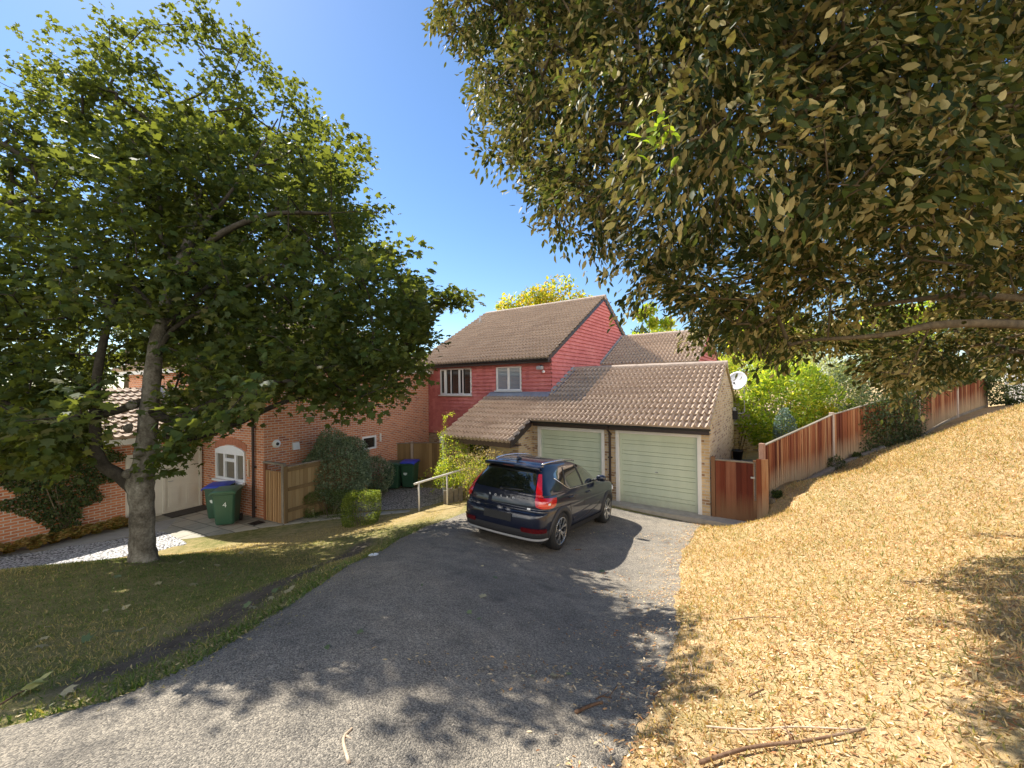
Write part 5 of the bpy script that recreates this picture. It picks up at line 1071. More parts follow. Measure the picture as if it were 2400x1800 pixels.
while len(T) < 3300:
    px = rng.uniform(980, 2750, 500); py = rng.uniform(-380, 1000, 500); ok = inpoly(px, py, OKM)
    dm = 1.75 + 1.7 * np.clip((1560 - px) / 350, 0, 1) + 1.5 * np.clip((py - 430) / 380, 0, 1) + .4 * np.clip((px - 2400) / 500, 0, 1)
    Y = dm + rng.random(500) ** .8 * (2.7 + .5 * np.clip((py - 430) / 380, 0, 1)); q = np.stack([(px - 1200) / 930 * Y, Y, ZC + (903 - py) / 930 * Y], 1)
    ok &= (rng.random(500) < (Y / 5.0) ** 1.3) & (q[:, 0] < 8) & ~((py > 840) & (px < 1980) & (Y > 5.5))
    dz_ = q[:, 2] - ground(q[:, 0], q[:, 1])
    for _ in range(2): sx_, sy_ = q[:, 0] + .627 * dz_, q[:, 1] - .602 * dz_; dz_ = q[:, 2] - ground(sx_, sy_)
    spx = 1200 + 930 * sx_ / np.maximum(.2, sy_); ok &= (spx > 2260 + 60 * np.sin(sy_ * 3)) | (sy_ < 1.35) | (rng.random(500) < .03)
    ok &= ~((px > 1640) & (px < 1775) & (py > 815))
    ok &= ~((px > 1850) & (py > 655) & (py < 840) & (Y < 4.4) & (rng.random(500) < .85))
    ok &= np.sin(q[:, 0] * 3.1) + np.sin(q[:, 1] * 2.9 + 1) + np.sin(q[:, 2] * 3.3 + .5) + rng.normal(0, .5, 500) > -1.35
    T += list(q[ok])
T = np.array(T[:3300])
P, par, r_, tips, ns = grow([(q[:, :3], q[:, 3]) for q in [ot] + obr], T, sag=.05, tip=.0032, expo=.45, wob=.04)
branches(P, par, r_, ns, OB).build('branches', M_oakb, oak, smooth=True, uv=False)
pos, out, tone, side = clusters(P, par, tips, 50, np.array((.095, .095, .09)), .55)
N = len(pos); d = out * 1.0 + rng.normal(0, .42, (N, 3)); d[:, 2] -= .2; nn = rng.normal(0, .55, (N, 3)) + np.stack([0 * side, -.25 * np.ones(N), side * .75], 1)
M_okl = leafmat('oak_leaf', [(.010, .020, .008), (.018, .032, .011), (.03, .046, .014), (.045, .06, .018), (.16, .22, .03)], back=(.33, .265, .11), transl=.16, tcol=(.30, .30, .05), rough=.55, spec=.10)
foliage('crown', pos, d, nn, rng.uniform(.052, .086, N) * np.interp(pos[:, 1], [1.5, 3.5, 7], [1, 1.02, 1.3]), LF_OAK, M_okl, oak, origin=OB, rnd=np.where((project(pos)[0] < 1420 + 80 * np.sin(pos[:, 2] * 5)) & (rng.random(N) < .22) & (np.sin(pos[:, 0] * 6) + np.sin(pos[:, 2] * 7) > .2), .97, np.clip(tone * .6 + rng.random(N) * .3, 0, .78)))  # backlight painted as a lime tone on some leaves along the left silhouette
sq = np.array(((1560 - 1200) / 930 * 1.9, 1.9, ZC + (905 - 320) / 930 * 1.9)); n_ = 22; pos = sq + rng.normal(0, 1, (n_, 3)) * (.05, .05, .06); d = np.stack([rng.normal(-.8, .5, n_), rng.normal(0, .4, n_), rng.normal(-.1, .6, n_)], 1); foliage('sun_painted_sprays', pos, d, rng.normal(0, .4, (n_, 3)) + (-.3, -.5, .6), rng.uniform(.06, .085, n_), LF_OAK, leafmat('sun_painted_oak_leaf', [(.22, .32, .03), (.32, .42, .05)], transl=.5), oak, origin=OB)  # sunlight on this spray is painted in as a lime leaf colour

# ------------------------------------------------------------------ other trees and shrubs
def shrub(name, label, cat, c, rad, n, size, tpl, mat, flat=0., stems=6, group=None, shell=2.2, rot=0, stem_r=.014, ground_at=None, lump=.18, up=.6, holes=0.):
    c = np.array(c, float); rad = np.array(rad, float); base = np.array((c[0], c[1], gz(c[0], c[1]) if ground_at is None else ground_at)); root = thing(name, label, cat, base, 0, group)
    u_ = unit(n); rr = rng.random((n, 1)) ** (1 / (3 * shell)); ph = rng.uniform(0, 6.28, (5, 3)); fr = rng.uniform(1.5, 4.5, (5, 3))
    lum = sum(np.sin(u_ @ np.diag(fr[i]) + ph[i]).prod(1) for i in range(5))[:, None] * lump
    if flat: u_ = np.sign(u_) * np.abs(u_) ** flat; u_ /= np.maximum(1e-6, np.abs(u_).max(1, keepdims=True)) ** (1 - flat) * (np.linalg.norm(u_, axis=1, keepdims=True) ** flat)
    q = u_ * rr * (1 + lum) * rad; keep = np.ones(n, bool)
    if holes: keep = (np.sin(q[:, 0] * 5 / rad[0] + ph[0, 0]) * np.sin(q[:, 1] * 5 / rad[1]) + np.sin(q[:, 2] * 5 / rad[2] + ph[1, 1]) + rng.normal(0, .4, n)) > -1 + holes
    q = q[keep]; u2 = u_[keep]; p = q + c; p = p[p[:, 2] > base[2] + .01] if True else p; sel = (q + c)[:, 2] > base[2] + .01; u2 = u2[sel]; N = len(p)
    d = u2 * .7 + rng.normal(0, .6, (N, 3)); d[:, 2] += .15; nn = u2 * .6 + rng.normal(0, .5, (N, 3)) + (0, 0, up)
    foliage('foliage', p, d, nn, rng.uniform(.7, 1.25, N) * size, tpl, mat, root, origin=base)
    m = MB()
    for k in range(stems):
        a = 2 * math.pi * k / stems + rng.random(); e = np.array((math.cos(a) * rad[0] * .55, math.sin(a) * rad[1] * .55, c[2] - base[2] + rad[2] * rng.uniform(.1, .55))); s0 = np.array((math.cos(a) * rad[0] * .08, math.sin(a) * rad[1] * .08, -.1)); mid = (s0 + e) / 2 + rng.normal(0, .08, 3) * rad; m.tube([s0, mid, e], [stem_r, stem_r * .8, stem_r * .4], 6)
    if stems: m.build('stems', M_stem, root, smooth=True)
    return root
M_stem = bark('shrub_stem', [(.07, .05, .03), (.16, .12, .08), (.24, .19, .12)])
L_dark = leafmat('dark_shrub_leaf', [(.08, .125, .075), (.13, .185, .115), (.19, .25, .16), (.25, .31, .21)], transl=.25)
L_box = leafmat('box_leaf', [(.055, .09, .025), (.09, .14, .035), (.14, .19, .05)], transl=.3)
L_boxl = leafmat('sun_painted_box_leaf', [(.08, .12, .025), (.15, .20, .035), (.24, .28, .05)], transl=.4)  # lighter copy of the box leaf, sunlight painted into its greens
L_lime = leafmat('lime_leaf', [(.16, .24, .03), (.27, .36, .05), (.38, .44, .06), (.42, .40, .08)], transl=.5)
L_laur = leafmat('laurel_leaf', [(.12, .20, .03), (.22, .32, .045), (.34, .42, .06), (.42, .42, .07)], transl=.48, rough=.4, spec=.4)
L_silv = leafmat('silver_leaf', [(.22, .26, .15), (.34, .38, .24), (.44, .45, .31)], transl=.4)
L_ivy = leafmat('ivy_leaf', [(.022, .045, .012), (.045, .075, .018), (.08, .10, .025)], transl=.25)
L_yel = leafmat('autumn_leaf', [(.18, .24, .03), (.28, .31, .035), (.40, .36, .04), (.42, .29, .03)], transl=.45)
L_far = leafmat('far_leaf', [(.030, .052, .020), (.05, .08, .025), (.075, .10, .03)], transl=.3)
L_dry = leafmat('dry_stem_leaf', [(.26, .20, .11), (.36, .28, .17), (.42, .32, .22)], transl=.35)
L_fern = leafmat('dry_fern', [(.24, .16, .05), (.38, .24, .08), (.46, .32, .13), (.22, .24, .06)], transl=.35)
shrub('round_shrub', 'big rounded dark evergreen shrub against the brick side wall', 'shrub', (-5.68, 12.9, .85), (1.02, .95, 1.28), 17000, .075, LF_DIA, L_dark, stems=9, lump=.12)
shrub('flowering_shrub', 'dark shrub with pale flower heads beside the green bins', 'shrub', (-4.95, 14.3, .35), (.62, .6, .72), 5000, .065, LF_DIA, L_dark, stems=5)
fs = bpy.data.objects['flowering_shrub']; pos = []
for k in range(46):
    q = unit(1)[0] * (.62, .6, .70); q[2] = abs(q[2]) * .95; q[1] = -abs(q[1]) if rng.random() < .7 else q[1]; pos.append(np.array((-4.95, 14.3, .38)) + q + rng.normal(0, .02, (40, 3)))
pos = np.concatenate(pos); N = len(pos); foliage('flower_heads', pos, unit(N), unit(N) + (0, 0, 1), .022, LF_DIA, leafmat('pale_flower', [(.42, .36, .34), (.55, .48, .45), (.50, .40, .38)], transl=.2), fs, origin=fs.location)
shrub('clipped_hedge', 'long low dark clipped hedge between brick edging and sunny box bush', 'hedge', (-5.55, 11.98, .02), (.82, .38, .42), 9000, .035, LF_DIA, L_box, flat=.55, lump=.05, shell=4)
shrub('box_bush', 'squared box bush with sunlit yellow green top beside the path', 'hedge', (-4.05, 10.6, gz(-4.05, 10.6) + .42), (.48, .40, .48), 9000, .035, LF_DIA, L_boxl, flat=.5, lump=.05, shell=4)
# climber and dry seed-head shrub at the porch
cl = shrub('climbing_shrub', 'bright yellow green climber growing over the porch corner', 'shrub', (-1.72, 13.35, .85), (.88, .6, .82), 9500, .055, LF_DIA, L_lime, stems=12, lump=.35, holes=.1)
pos = []
for a, b_ in (((-2.3, 13.3, 1.0), (-3.0, 13.2, .55)), ((-3.0, 13.2, .55), (-3.12, 13.2, .1)), ((-2.4, 13.4, .7), (-2.75, 13.3, -.05)), ((-2.3, 13.6, 1.85), (-2.35, 13.6, 2.45)), ((-2.35, 13.6, 2.45), (-2.0, 13.6, 2.6)), ((-2.3, 13.5, 1.7), (-2.55, 13.5, 1.95)), ((-1.2, 13.2, .5), (-1.3, 13.0, -.1)), ((-1.9, 13.0, .4), (-2.2, 12.9, .0))):
    w_ = np.linspace(0, 1, 60)[:, None]; pos.append(np.array(a) + (np.array(b_) - np.array(a)) * w_ + rng.normal(0, .045, (60, 3)))
pos = np.concatenate(pos); N = len(pos); foliage('trailing_shoots', pos, unit(N), unit(N) + (0, 0, .6), .06, LF_DIA, L_lime, cl, origin=cl.location)
m = MB()
for k in range(26):
    a = rng.uniform(0, 6.28); s0 = np.array((rng.normal(0.05, .12), rng.normal(-.1, .1), -.05)); e = s0 + (math.cos(a) * rng.uniform(.2, .5), math.sin(a) * .25, rng.uniform(.35, .9)); m.tube([s0, (s0 + e) / 2 + rng.normal(0, .07, 3), e], [.012, .010, .006], 5)
m.build('pale_stems', plain('pale_stem', (.48, .38, .24), .8, .25, 20), cl, smooth=True)
q0 = W(-6.05, -1.95); ds = shrub('seedhead_shrub', 'dry pinkish shrub with seed heads between climber and car', 'shrub', (q0[0], q0[1], .95), (.85, .5, .62), 2600, .045, LF_DIA, L_dry, stems=22, lump=.4, stem_r=.008)
pos = np.array((q0[0], q0[1], .75)) + unit(2200) * rng.random((2200, 1)) ** .4 * (.8, .5, .6); N = len(pos); foliage('green_leaves', pos, unit(N), unit(N) + (0, 0, .6), .045, LF_DIA, L_lime, ds, origin=ds.location)
# low wall stub of old boards under the climber
m = MB()
for k in range(4): m.box(-.3 + k * .17, -.16 + k * .17, -.04, .04, -.1, .42 + .05 * (k % 2))
tag(m.build('log_edging', M_greywood, loc=(-1.95, 12.75, gz(-1.95, 12.75)), rotz=R(30), bevel=.01), 'short row of dark timber stakes at the foot of the climber', 'edging')
# ivy patch and dry ferns on the wing wall
pos = []
while len(pos) < 6500:
    v_ = rng.uniform(-4.6, -2.0); z = rng.uniform(.15, 2.35); half = np.interp(z, [.15, .6, 1.2, 1.9, 2.35], [.22, .42, .9, 1.2, .7]); 
    if abs(v_ + 3.25) < half * (1 + .25 * math.sin(z * 9 + v_ * 5)): pos.append(W2(-3.46 + abs(rng.normal(0, .10)) + .02, v_, z))
pos = np.array(pos); N = len(pos); ip = thing('wall_ivy', 'dark ivy patch narrowing downwards on the orange brick wing wall', 'ivy', W2(-3.44, -3.2, 0)); foliage('foliage', pos, rng.normal(0, .5, (N, 3)) + (0, 0, -.6), U2 + rng.normal(0, .35, (N, 3)), rng.uniform(.05, .09, N), LF_DIA, L_ivy, ip, origin=ip.location)
m = MB()
for k in range(5): m.tube([(0, 0, 0), (.03 + .02 * k, -.1 + .05 * k, .5), (.05, -.4 + .2 * k, 1.4)], [.02, .016, .008], 6)
m.build('stems', M_stem, ip, smooth=True)
for k in range(9):
    b_ = W2(-3.05 + rng.normal(0, .05), -4.9 + k * .37, 0); b_[2] = gz(b_[0], b_[1]); fr_ = thing('fern_clump', 'dry brown fern clump in the row at the foot of the wing wall', 'fern', b_, 0, 'dry ferns along the wall'); pos = []; dd_ = []
    for j in range(26):
        a = rng.uniform(0, 6.28); L = rng.uniform(.28, .5); w_ = np.linspace(.1, 1, 16)[:, None]; h = np.array((math.cos(a), math.sin(a), 0)); c_ = b_ + h * w_ * L * .75 + np.array((0, 0, 1)) * (np.sin(w_ * 2.3) * L * .62); sd = np.array((-h[1], h[0], 0))
        for s_ in (-1, 1): pos.append(c_); dd_.append(np.repeat((sd * s_ + h * .5)[None], 16, 0))
    pos = np.concatenate(pos); N = len(pos); foliage('fronds', pos, np.concatenate(dd_) + rng.normal(0, .15, (N, 3)), (0, 0, 1) + rng.normal(0, .35, (N, 3)), .085, LF_DIA, L_fern, fr_, origin=b_)
# ivy on the board fence, weeds
def fpt(s): i = min(int(s), 5); q = s - i; return FP[i] * (1 - q) + FP[i + 1] * q
pos = []; dnn = []
while len(pos) < 7000:
    s = rng.uniform(2.55, 5.6); h = rng.random(); top = np.interp(s, [2.55, 2.9, 3.3, 3.8, 4.3, 5.6], [.75, .95, 1, 1, .55, .10]); 
    if s > 4.05 and h < .72: continue
    if s < 4.05 and rng.random() > np.interp(s, [2.55, 2.9, 3.3, 4.05], [.25, .7, 1, .8]): continue
    xy = fpt(s); i = min(int(s), 5); dv = FP[i + 1] - FP[i]; dv = dv / np.linalg.norm(dv); nn_ = np.array((dv[1], -dv[0])); zt_ = np.interp(s, range(7), TOPS); z0 = gz(*xy); o_ = abs(rng.normal(0, .13)) + .03; pos.append((*(xy + nn_ * o_ * (1 if h < .95 else rng.normal(0, 1))), z0 + (zt_ - z0 + .15) * h)); dnn.append((*nn_, .5))
pos = np.array(pos); N = len(pos); iv = thing('fence_ivy', 'green ivy swathe hanging over the middle of the red board fence', 'ivy', (*fpt(3.3), gz(*fpt(3.3)))); foliage('foliage', pos, rng.normal(0, .6, (N, 3)) + (0, 0, -.5), np.array(dnn) + rng.normal(0, .4, (N, 3)), rng.uniform(.06, .10, N), LF_DIA, L_ivy, iv, origin=iv.location)
m = MB()
for k in range(6):
    s = 2.9 + .2 * k; xy = fpt(s); a = np.array((*xy, gz(*xy) + .05)) - np.array(iv.location) + (.12, -.1, 0); m.tube([a, a + (.05, 0, .7), a + (.15 * (k % 3 - 1), 0, 1.3)], [.02, .014, .008], 6)
m.build('stems', M_stem, iv, smooth=True)
for k, (s, lab, r_w) in enumerate(((1.85, 'green weed tuft growing against the fence by the second post', .24), (2.35, 'small green weed tuft above the long sleeper', .12), (.12, 'tiny weed tuft at the fence foot beside the gate', .10))):
    xy = fpt(s) + np.array((.12, -.2)); shrub('weed_tuft', lab, 'weed', (xy[0], xy[1], gz(*xy) + r_w * .6), (r_w, r_w * .7, r_w), 700, .05, LF_DIA, L_ivy, stems=3, group='weeds along the fence', stem_r=.005)
# garden behind the fence
shrub('laurel_shrub', 'large glossy bright laurel rising over the board fence', 'shrub', (10.2, 14.7, 2.5), (1.6, 1.2, 1.8), 9500, .17, LF_LAU, L_laur, lump=.22, stem_r=.03, holes=.1)
shrub('feathery_shrub', 'light green feathery bush close to the garage gable', 'shrub', (9.5, 17.0, 3.45), (1.5, 1.3, 1.25), 9000, .10, LF_DIA, L_lime, lump=.25, stem_r=.03, holes=.15)
shrub('silver_shrub', 'silvery grey green bush right of the laurel', 'shrub', (12.7, 16.2, 2.9), (1.6, 1.2, 1.8), 8000, .11, LF_DIA, L_silv, lump=.25, stem_r=.03)
shrub('yellow_shrub', 'low yellowing bush just behind the fence', 'shrub', (11.0, 14.5, 1.9), (1.1, .7, .9), 4500, .10, LF_DIA, L_yel, lump=.2)
shrub('dark_shrub', 'dark glossy bush half hidden by the fence ivy', 'shrub', (13.6, 15.3, 2.8), (1.2, 1.0, 1.6), 6500, .12, LF_LAU, L_dark, lump=.2)
shrub('small_conifer', 'small blue grey conifer peeping over the fence capping', 'conifer', (9.0, 13.1, 1.75), (.32, .32, .9), 2600, .07, LF_DIA, leafmat('blue_needle', [(.10, .16, .15), (.16, .23, .21)], transl=.2), lump=.05, up=1.2)
shrub('bank_shrub', 'small dark bush at the far end of the board fence before the white building', 'shrub', (22.1, 17.6, gz(22.1, 17.6) + .75), (.75, .7, 1.0), 3000, .12, LF_DIA, L_far, lump=.25)
shrub('bronze_shrub', 'dry reddish twiggy bush behind the fence stub', 'shrub', (7.9, 14.9, .9), (.75, .6, .8), 2600, .07, LF_DIA, L_dry, lump=.3, stems=14, holes=.1)
def bigtree(label, x, y, z0, h, r_, n, size, mat, group=None, name='tree'):
    base = np.array((x, y, z0)); root = thing(name, label, 'tree', base, 0, group); c = np.array((0, 0, h * .62)); pos = []; ctr = []
    nb = max(12, int(n / 260))
    for k in range(nb):
        u_ = unit(1)[0]; q = c + u_ * (r_, r_, h * .36) * rng.uniform(.35, 1) ** .6; ctr.append(q); nk = n // nb; s_ = r_ * rng.uniform(.20, .34); v_ = unit(nk) * rng.random((nk, 1)) ** .38 * (s_, s_, s_ * .75); pos.append(q + v_)
    pos = np.concatenate(pos); N = len(pos); u_ = pos - c; u_ /= np.linalg.norm(u_, axis=1, keepdims=True)
    foliage('crown', pos, unit(N) + u_ * .4, unit(N) * .6 + u_ * .4 + (0, 0, .6), rng.uniform(.7, 1.3, N) * size, LF_DIA, mat, root)
    m = MB(); m.tube([(0, 0, -.5), (0, 0, h * .2), (.1, 0, h * .5), (0, .1, h * .8)], [r_ * .09, r_ * .07, r_ * .05, r_ * .015], 10)
    for q in ctr[::2]: m.tube([(0, 0, h * rng.uniform(.25, .55)), q * .55 + np.array((0, 0, h * .2)), q], [r_ * .03, r_ * .018, r_ * .006], 5)
    m.build('trunk', M_stem, root, smooth=True); return root
bigtree('tree with yellowing leaves rising behind the main roof ridge', 2.9, 31, 0, 11.6, 4.4, 17000, .30, L_yel)
TG = 'green trees far behind the houses'
for x, y, h, r_, mt, lab in ((14.5, 47, 10.3, 3.6, L_far, 'distant dark green tree just right of the red gable'), (19.5, 50, 9.9, 3.6, L_lime, 'distant light green tree above the rear wing roof'), (10.5, 30, 9.4, 1.9, L_lime, 'slim pale green tree beside the red gable verge'),
                       (25, 46, 11.0, 4.5, L_far, 'distant broad tree behind the oak leaves'), (17, 27, 7.8, 2.8, L_lime, 'light green garden tree beyond the outbuilding'), (22, 29, 8.2, 3.2, L_far, 'dark garden tree beyond the board fence top'), (28, 29, 8.6, 3.3, L_lime, 'light green tree above the far fence end'), (35, 30, 9.5, 3.8, L_far, 'dark tree beside the white building'), (42, 33, 10, 4, L_far, 'dark tree beyond the white building'),
                       (-22, 36, 9.5, 4.2, L_far, 'dark tree beyond the brick house chimney side'), (-32, 33, 10, 4.5, L_far, 'dark tree at far left behind the side wing'), (-14, 44, 9, 4, L_lime, 'light tree between the two houses')):
    bigtree(lab, x, y, 0 if x < 16 else 1.0, h, r_, 5200, .34, mt, TG)

# ------------------------------------------------------------------ ground litter, grass, twigs
def onslope(N, x, y, e=.1): return np.stack([(ground(x - e, y) - ground(x + e, y)) / (2 * e), (ground(x, y - e) - ground(x, y + e)) / (2 * e), np.ones(N)], 1)
n = 420000; r0 = rng.random(n) ** .62 * 19; a = rng.uniform(-.35, 1.45, n); x = r0 * np.sin(a); y = r0 * np.cos(a); dr_ = drive_right(y)
lim = np.where(y < 2.6, .2, .34) * (1 + 1.2 * np.clip(np.sin(y * 2.3 + .5) + np.sin(y * 5.1), 0, 2)); ok = (x > dr_ - np.abs(rng.normal(0, 1, n)) * lim) & (y > .6) & (x / np.maximum(y, .1) < 1.6) & (r0 > 1.0)
gv = (x - B[0]) * V[0] + (y - B[1]) * V[1]; ok &= (gv < -.5) | (x > 6.1); fy = np.interp(x, [p[0] for p in FP], [p[1] for p in FP]); ok &= ~((x > 5.9) & (y > fy - .5))
drift = .62 + .38 * np.sin(x * 1.7 + 1.3 * np.sin(y * 1.1)) * np.sin(y * 1.4 + np.sin(x * 2.3)); ok &= (rng.random(n) < np.interp(r0, [0, 3, 8, 15], [.95, .85, .65, .5]) * drift); x, y = x[ok], y[ok]; N = len(x)
sn = onslope(N, x, y); nn = sn + rng.normal(0, .25, (N, 3)); d = np.stack([rng.normal(0, 1, N), rng.normal(0, 1, N), np.zeros(N)], 1); d[:, 2] = -(sn[:, 0] * d[:, 0] + sn[:, 1] * d[:, 1]) + rng.normal(0, .15, N)
L_lit = leafmat('dead_oak_leaf', [(.26, .12, .05), (.42, .25, .10), (.58, .41, .205), (.67, .51, .29), (.77, .63, .43), (.57, .37, .18), (.44, .19, .08)], transl=.12, rough=.6, spec=.3)
tag(foliage('leaf_litter', np.stack([x, y, ground(x, y) + rng.uniform(.003, .014, N) + .017 * (x < dr_[ok] + .12)], 1), d, nn, rng.uniform(.020, .040, N) * (1 + .04 * np.hypot(x, y)), LF_LIT, L_lit), kind='stuff')
n = 260000; r0 = 1.2 + rng.random(n) ** .75 * 19; a = rng.uniform(-.3, 1.0, n); x = r0 * np.sin(a); y = r0 * np.cos(a); ok = (x > drive_right(y) + .02) & (y > .8); gv = (x - B[0]) * V[0] + (y - B[1]) * V[1]; ok &= (gv < -.5) | (x > 6.1); fy = np.interp(x, [p[0] for p in FP], [p[1] for p in FP]); ok &= ~((x > 5.9) & (y > fy - .1)); x, y = x[ok], y[ok]; N = len(x)
d = rng.normal(0, .6, (N, 3)) + (0, 0, .9); d[:, 2] = np.abs(d[:, 2]) * .8
L_drygr = leafmat('dry_grass_blade', [(.38, .24, .11), (.50, .35, .17), (.60, .46, .26), (.22, .22, .08)], transl=.25)
tag(foliage('dry_grass', np.stack([x, y, ground(x, y) - .004], 1), d, rng.normal(0, 1, (N, 3)) + (0, -.4, .4), rng.uniform(.018, .05, N) * (1 + .06 * np.hypot(x, y)), LF_BLADE, L_drygr), kind='stuff')
n = 230000; x = rng.uniform(-12, -1.98, n); y = 1.6 + rng.random(n) ** 1.2 * 10; g = ground(x, y); DX = np.interp(y, DL[:, 1], DL[:, 0]); so_m = np.exp(-((x + 2.82 + .13 * np.sin(y * 1.1) + .07 * np.sin(y * 3.1 + 1)) / (.22 + .09 * np.sin(y * 1.9 + .6))) ** 2)
ok = (x < DX + .03) & (g > -.2) & (rng.random(n) > so_m * .95) & (rng.random(n) < np.interp(np.hypot(x, y), [2, 6, 12], [1, .8, .4])) & ~((x < -2.2) & (y < 2.1 + .12 * (x + 2.2)) ); x, y = x[ok], y[ok]; N = len(x)
eg = np.clip(1 - np.abs(x - np.interp(y, DL[:, 1], DL[:, 0])) / .35, 0, 1); d = rng.normal(0, .5, (N, 3)) + (0, 0, .9); d[:, 2] = np.abs(d[:, 2])
L_gr = leafmat('lawn_blade', [(.065, .11, .022), (.10, .155, .035), (.15, .185, .05), (.31, .26, .11), (.46, .36, .18)], transl=.3)
sb = np.clip(1 - np.abs(ground(x, y) + .05) / .45, 0, 1) * (y > 6)
pn = np.sin(x * 1.3 + 2 * np.sin(y * .9)) * .5 + np.sin(y * 1.7 + x) * .5; rn = np.clip(.42 + .28 * pn + rng.normal(0, .22, N) - eg * .25 + sb * .6, 0, 1)
tag(foliage('lawn_grass', np.stack([x, y, ground(x, y) - .003], 1), d, rng.normal(0, 1, (N, 3)) + (0, -.4, .4), rng.uniform(.016, .042, N) * (1 + eg * .6), LF_BLADE, L_gr, rnd=rn), kind='stuff')
n = 5200; y = 2.2 + rng.random(n) * 9.5; x = np.interp(y, DL[:, 1], DL[:, 0]) - np.abs(rng.normal(0, 1, n)) * np.where(rng.random(n) < .5, .25, 2.2) + rng.normal(.1, .12, n); ok = (ground(x, y) > -.2); x, y = x[ok], y[ok]; N = len(x); sn = onslope(N, x, y); d = rng.normal(0, 1, (N, 3)) * (1, 1, .15)
tag(foliage('scattered_leaves', np.stack([x, y, ground(x, y) + .03], 1), d, sn + rng.normal(0, .3, (N, 3)), rng.uniform(.012, .034, N), LF_LIT, leafmat('small_dead_leaf', [(.20, .18, .07), (.34, .27, .12), (.46, .38, .20), (.14, .17, .05), (.40, .30, .14)], transl=.15)), kind='stuff')
def twig(label, pts, r0, r1, mat, cat='twig', forks=0, lift=.015):
    Q = [hit(*p) for p in pts]; O_ = Q[0]; n = len(Q); P_ = [q - O_ + (0, 0, lift + r0) for q in Q]; m = MB(); m.tube(list(smoothpath(P_, n * 5)) if n > 2 else P_, list(np.linspace(r0, r1, n * 5 if n > 2 else 2)), 6)
    for k in range(forks):
        i = 1 + k % max(1, n - 1); a = P_[i] * .7 + P_[i - 1] * .3; m.tube([a, a + rng.normal(0, .09, 3) * (1, 1, .15) + (0, 0, .01)], [r1 * .8, r1 * .4], 5)
    o = m.build('fallen_twig', mat, loc=O_, smooth=True); tag(o, label, cat, 'fallen twigs on the ground'); return o
M_tw = bark('twig_bark', [(.09, .05, .03), (.17, .10, .06), (.26, .18, .12)], (40, 40, 40), .3); M_twp = bark('pale_twig', [(.36, .26, .17), (.48, .36, .25), (.58, .47, .35)], (30, 30, 30), .2)
twig('pale forked stick pointing at the camera on the sunlit tarmac', [(825, 1718), (805, 1748), (818, 1800)], .006, .009, M_twp, forks=1)
twig('short thick brown stick on the tarmac edge', [(1349, 1680), (1380, 1668), (1412, 1656)], .011, .009, M_tw)
twig('small forked twig just above the thick brown stick', [(1398, 1646), (1410, 1640), (1434, 1644)], .006, .004, M_tw, forks=2)
twig('longest brown branch lying across the dry leaves', [(1640, 1800), (1760, 1768), (1900, 1748), (2030, 1726)], .011, .006, M_tw, forks=3)
twig('thin pale branch lying above the longest branch', [(1655, 1712), (1760, 1722), (1860, 1716), (2025, 1722)], .006, .004, M_twp, forks=2)
twig('thin twig on the litter level with the tarmac shadow', [(1704, 1459), (1770, 1452), (1842, 1454)], .005, .003, M_tw, forks=1)
twig('pale spindly twig running down the litter', [(1600, 1535), (1620, 1565), (1616, 1606)], .005, .003, M_twp, forks=3)
twig('short brown twig in the litter near the tarmac edge', [(1531, 1638), (1580, 1608)], .006, .004, M_tw)
twig('short dark twig in the middle of the litter', [(1755, 1640), (1790, 1624)], .007, .004, M_tw, forks=1)
twig('tiny dark twig on the tarmac behind the car', [(1348, 1292), (1362, 1291)], .01, .008, M_tw)
sp = twig('leafy fallen twig with pale leaves at the corner of the drive', [(0, 1662), (40, 1635), (75, 1620)], .006, .004, M_tw, 'twig')
q0 = hit(68, 1622); pos = np.repeat(q0[None], 9, 0) + rng.normal(0, .02, (9, 3)) * (1, 1, .5) + (0, 0, .035); d = np.stack([rng.normal(.8, .5, 9), rng.normal(.3, .5, 9), np.abs(rng.normal(.15, .15, 9))], 1)
foliage('leaves', pos, d, rng.normal(0, .3, (9, 3)) + (0, -.3, 1), .09, LF_LAU, leafmat('pale_wilting_leaf', [(.26, .28, .09), (.34, .34, .14)], transl=.3), sp, origin=sp.location)
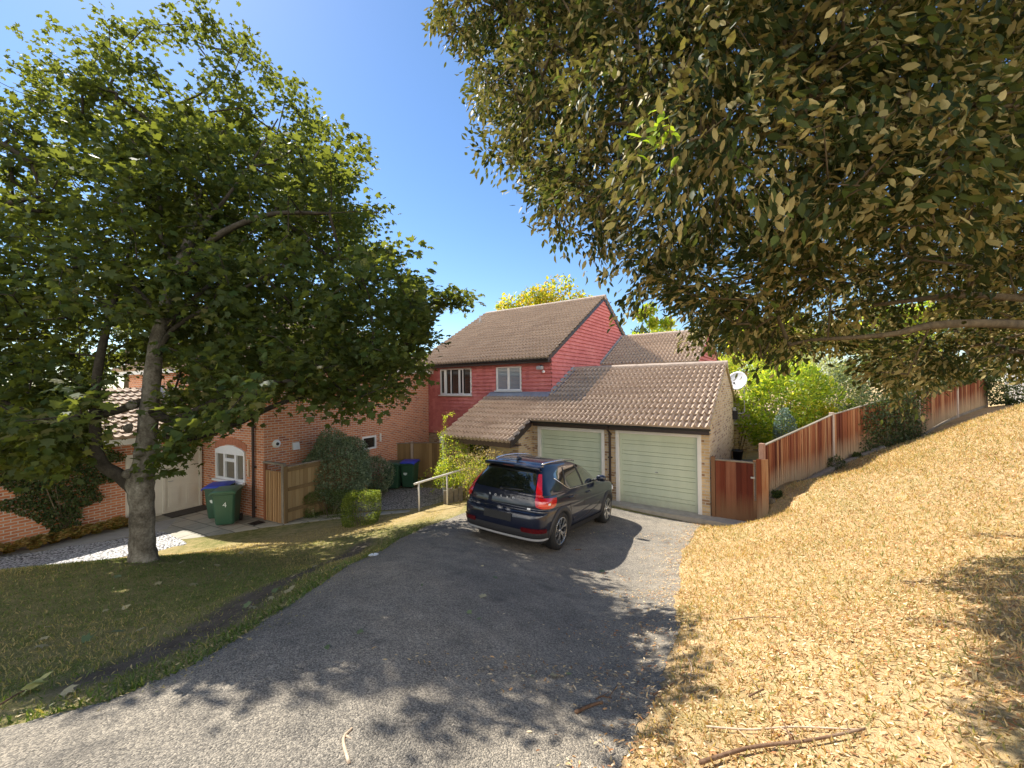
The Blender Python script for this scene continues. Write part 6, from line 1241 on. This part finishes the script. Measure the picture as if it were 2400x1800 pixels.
# countable fallen leaves
L_fal = [leafmat('fallen_green_leaf', [(.10, .14, .06), (.16, .20, .10)], transl=.1), leafmat('fallen_pale_leaf', [(.34, .30, .17), (.44, .38, .22)], transl=.1)]
for k, (px, py) in enumerate([(275, 1490), (120, 1475), (110, 1500), (540, 1350), (690, 1355), (665, 1395), (585, 1425), (600, 1428), (560, 1300), (545, 1282), (450, 1372), (380, 1370), (285, 1355), (425, 1322), (95, 1520), (190, 1510), (640, 1405), (690, 1382), (780, 1340), (735, 1330), (150, 1630), (820, 1262), (300, 1425), (505, 1330), (650, 1390), (240, 1440), (330, 1480)]):
    q = hit(px, py); N = 1; o = foliage('fallen_leaf', np.array([q + (0, 0, .03)]), rng.normal(0, 1, (1, 3)) * (1, 1, .12), np.array([(rng.normal(0, .25), rng.normal(-.15, .25), 1)]), [rng.uniform(.05, .085)], LF_SYC, L_fal[k % 3 > 0], origin=q); o.location = q; tag(o, 'fallen sycamore leaf lying on the shaded lawn beside the drive', 'leaf', 'fallen leaves on the lawn')
for k, (px, py) in enumerate([(1135, 1331), (1165, 1358), (990, 1375), (1134, 1406), (1128, 1454), (845, 1494), (1392, 1311), (1411, 1345), (1252, 1594), (1290, 1590), (1340, 1590), (1095, 1440), (1500, 1345), (772, 1529), (1400, 1250), (1590, 1232), (1605, 1238), (1640, 1236), (1575, 1228), (1655, 1243)]):
    q = hit(px, py); o = foliage('fallen_leaf', np.array([q + (0, 0, .03)]), rng.normal(0, 1, (1, 3)) * (1, 1, .12), np.array([(rng.normal(0, .3), rng.normal(-.15, .3), 1)]), [rng.uniform(.05, .08)], LF_SYC if k % 2 else LF_LAU, L_fal[k % 3 == 0], origin=q); o.location = q; tag(o, 'small fallen leaf lying on the open tarmac of the drive', 'leaf', 'fallen leaves on the tarmac')
for px, py, lab in ((875, 1304, 'flat white litter scrap on the lawn edge by the tarmac'), (2170, 1021, 'white litter scrap at the foot of the fence ivy')):
    q = hit(px, py); m = MB(); m.prism([(.075 * math.cos(a) * rng.uniform(.85, 1.1), .055 * math.sin(a) * rng.uniform(.85, 1.1), .02) for a in np.linspace(0, 2 * math.pi, 9)[:-1]], (.01, 0, .008)); tag(m.build('litter_scrap', M_white, loc=q), lab, 'litter')
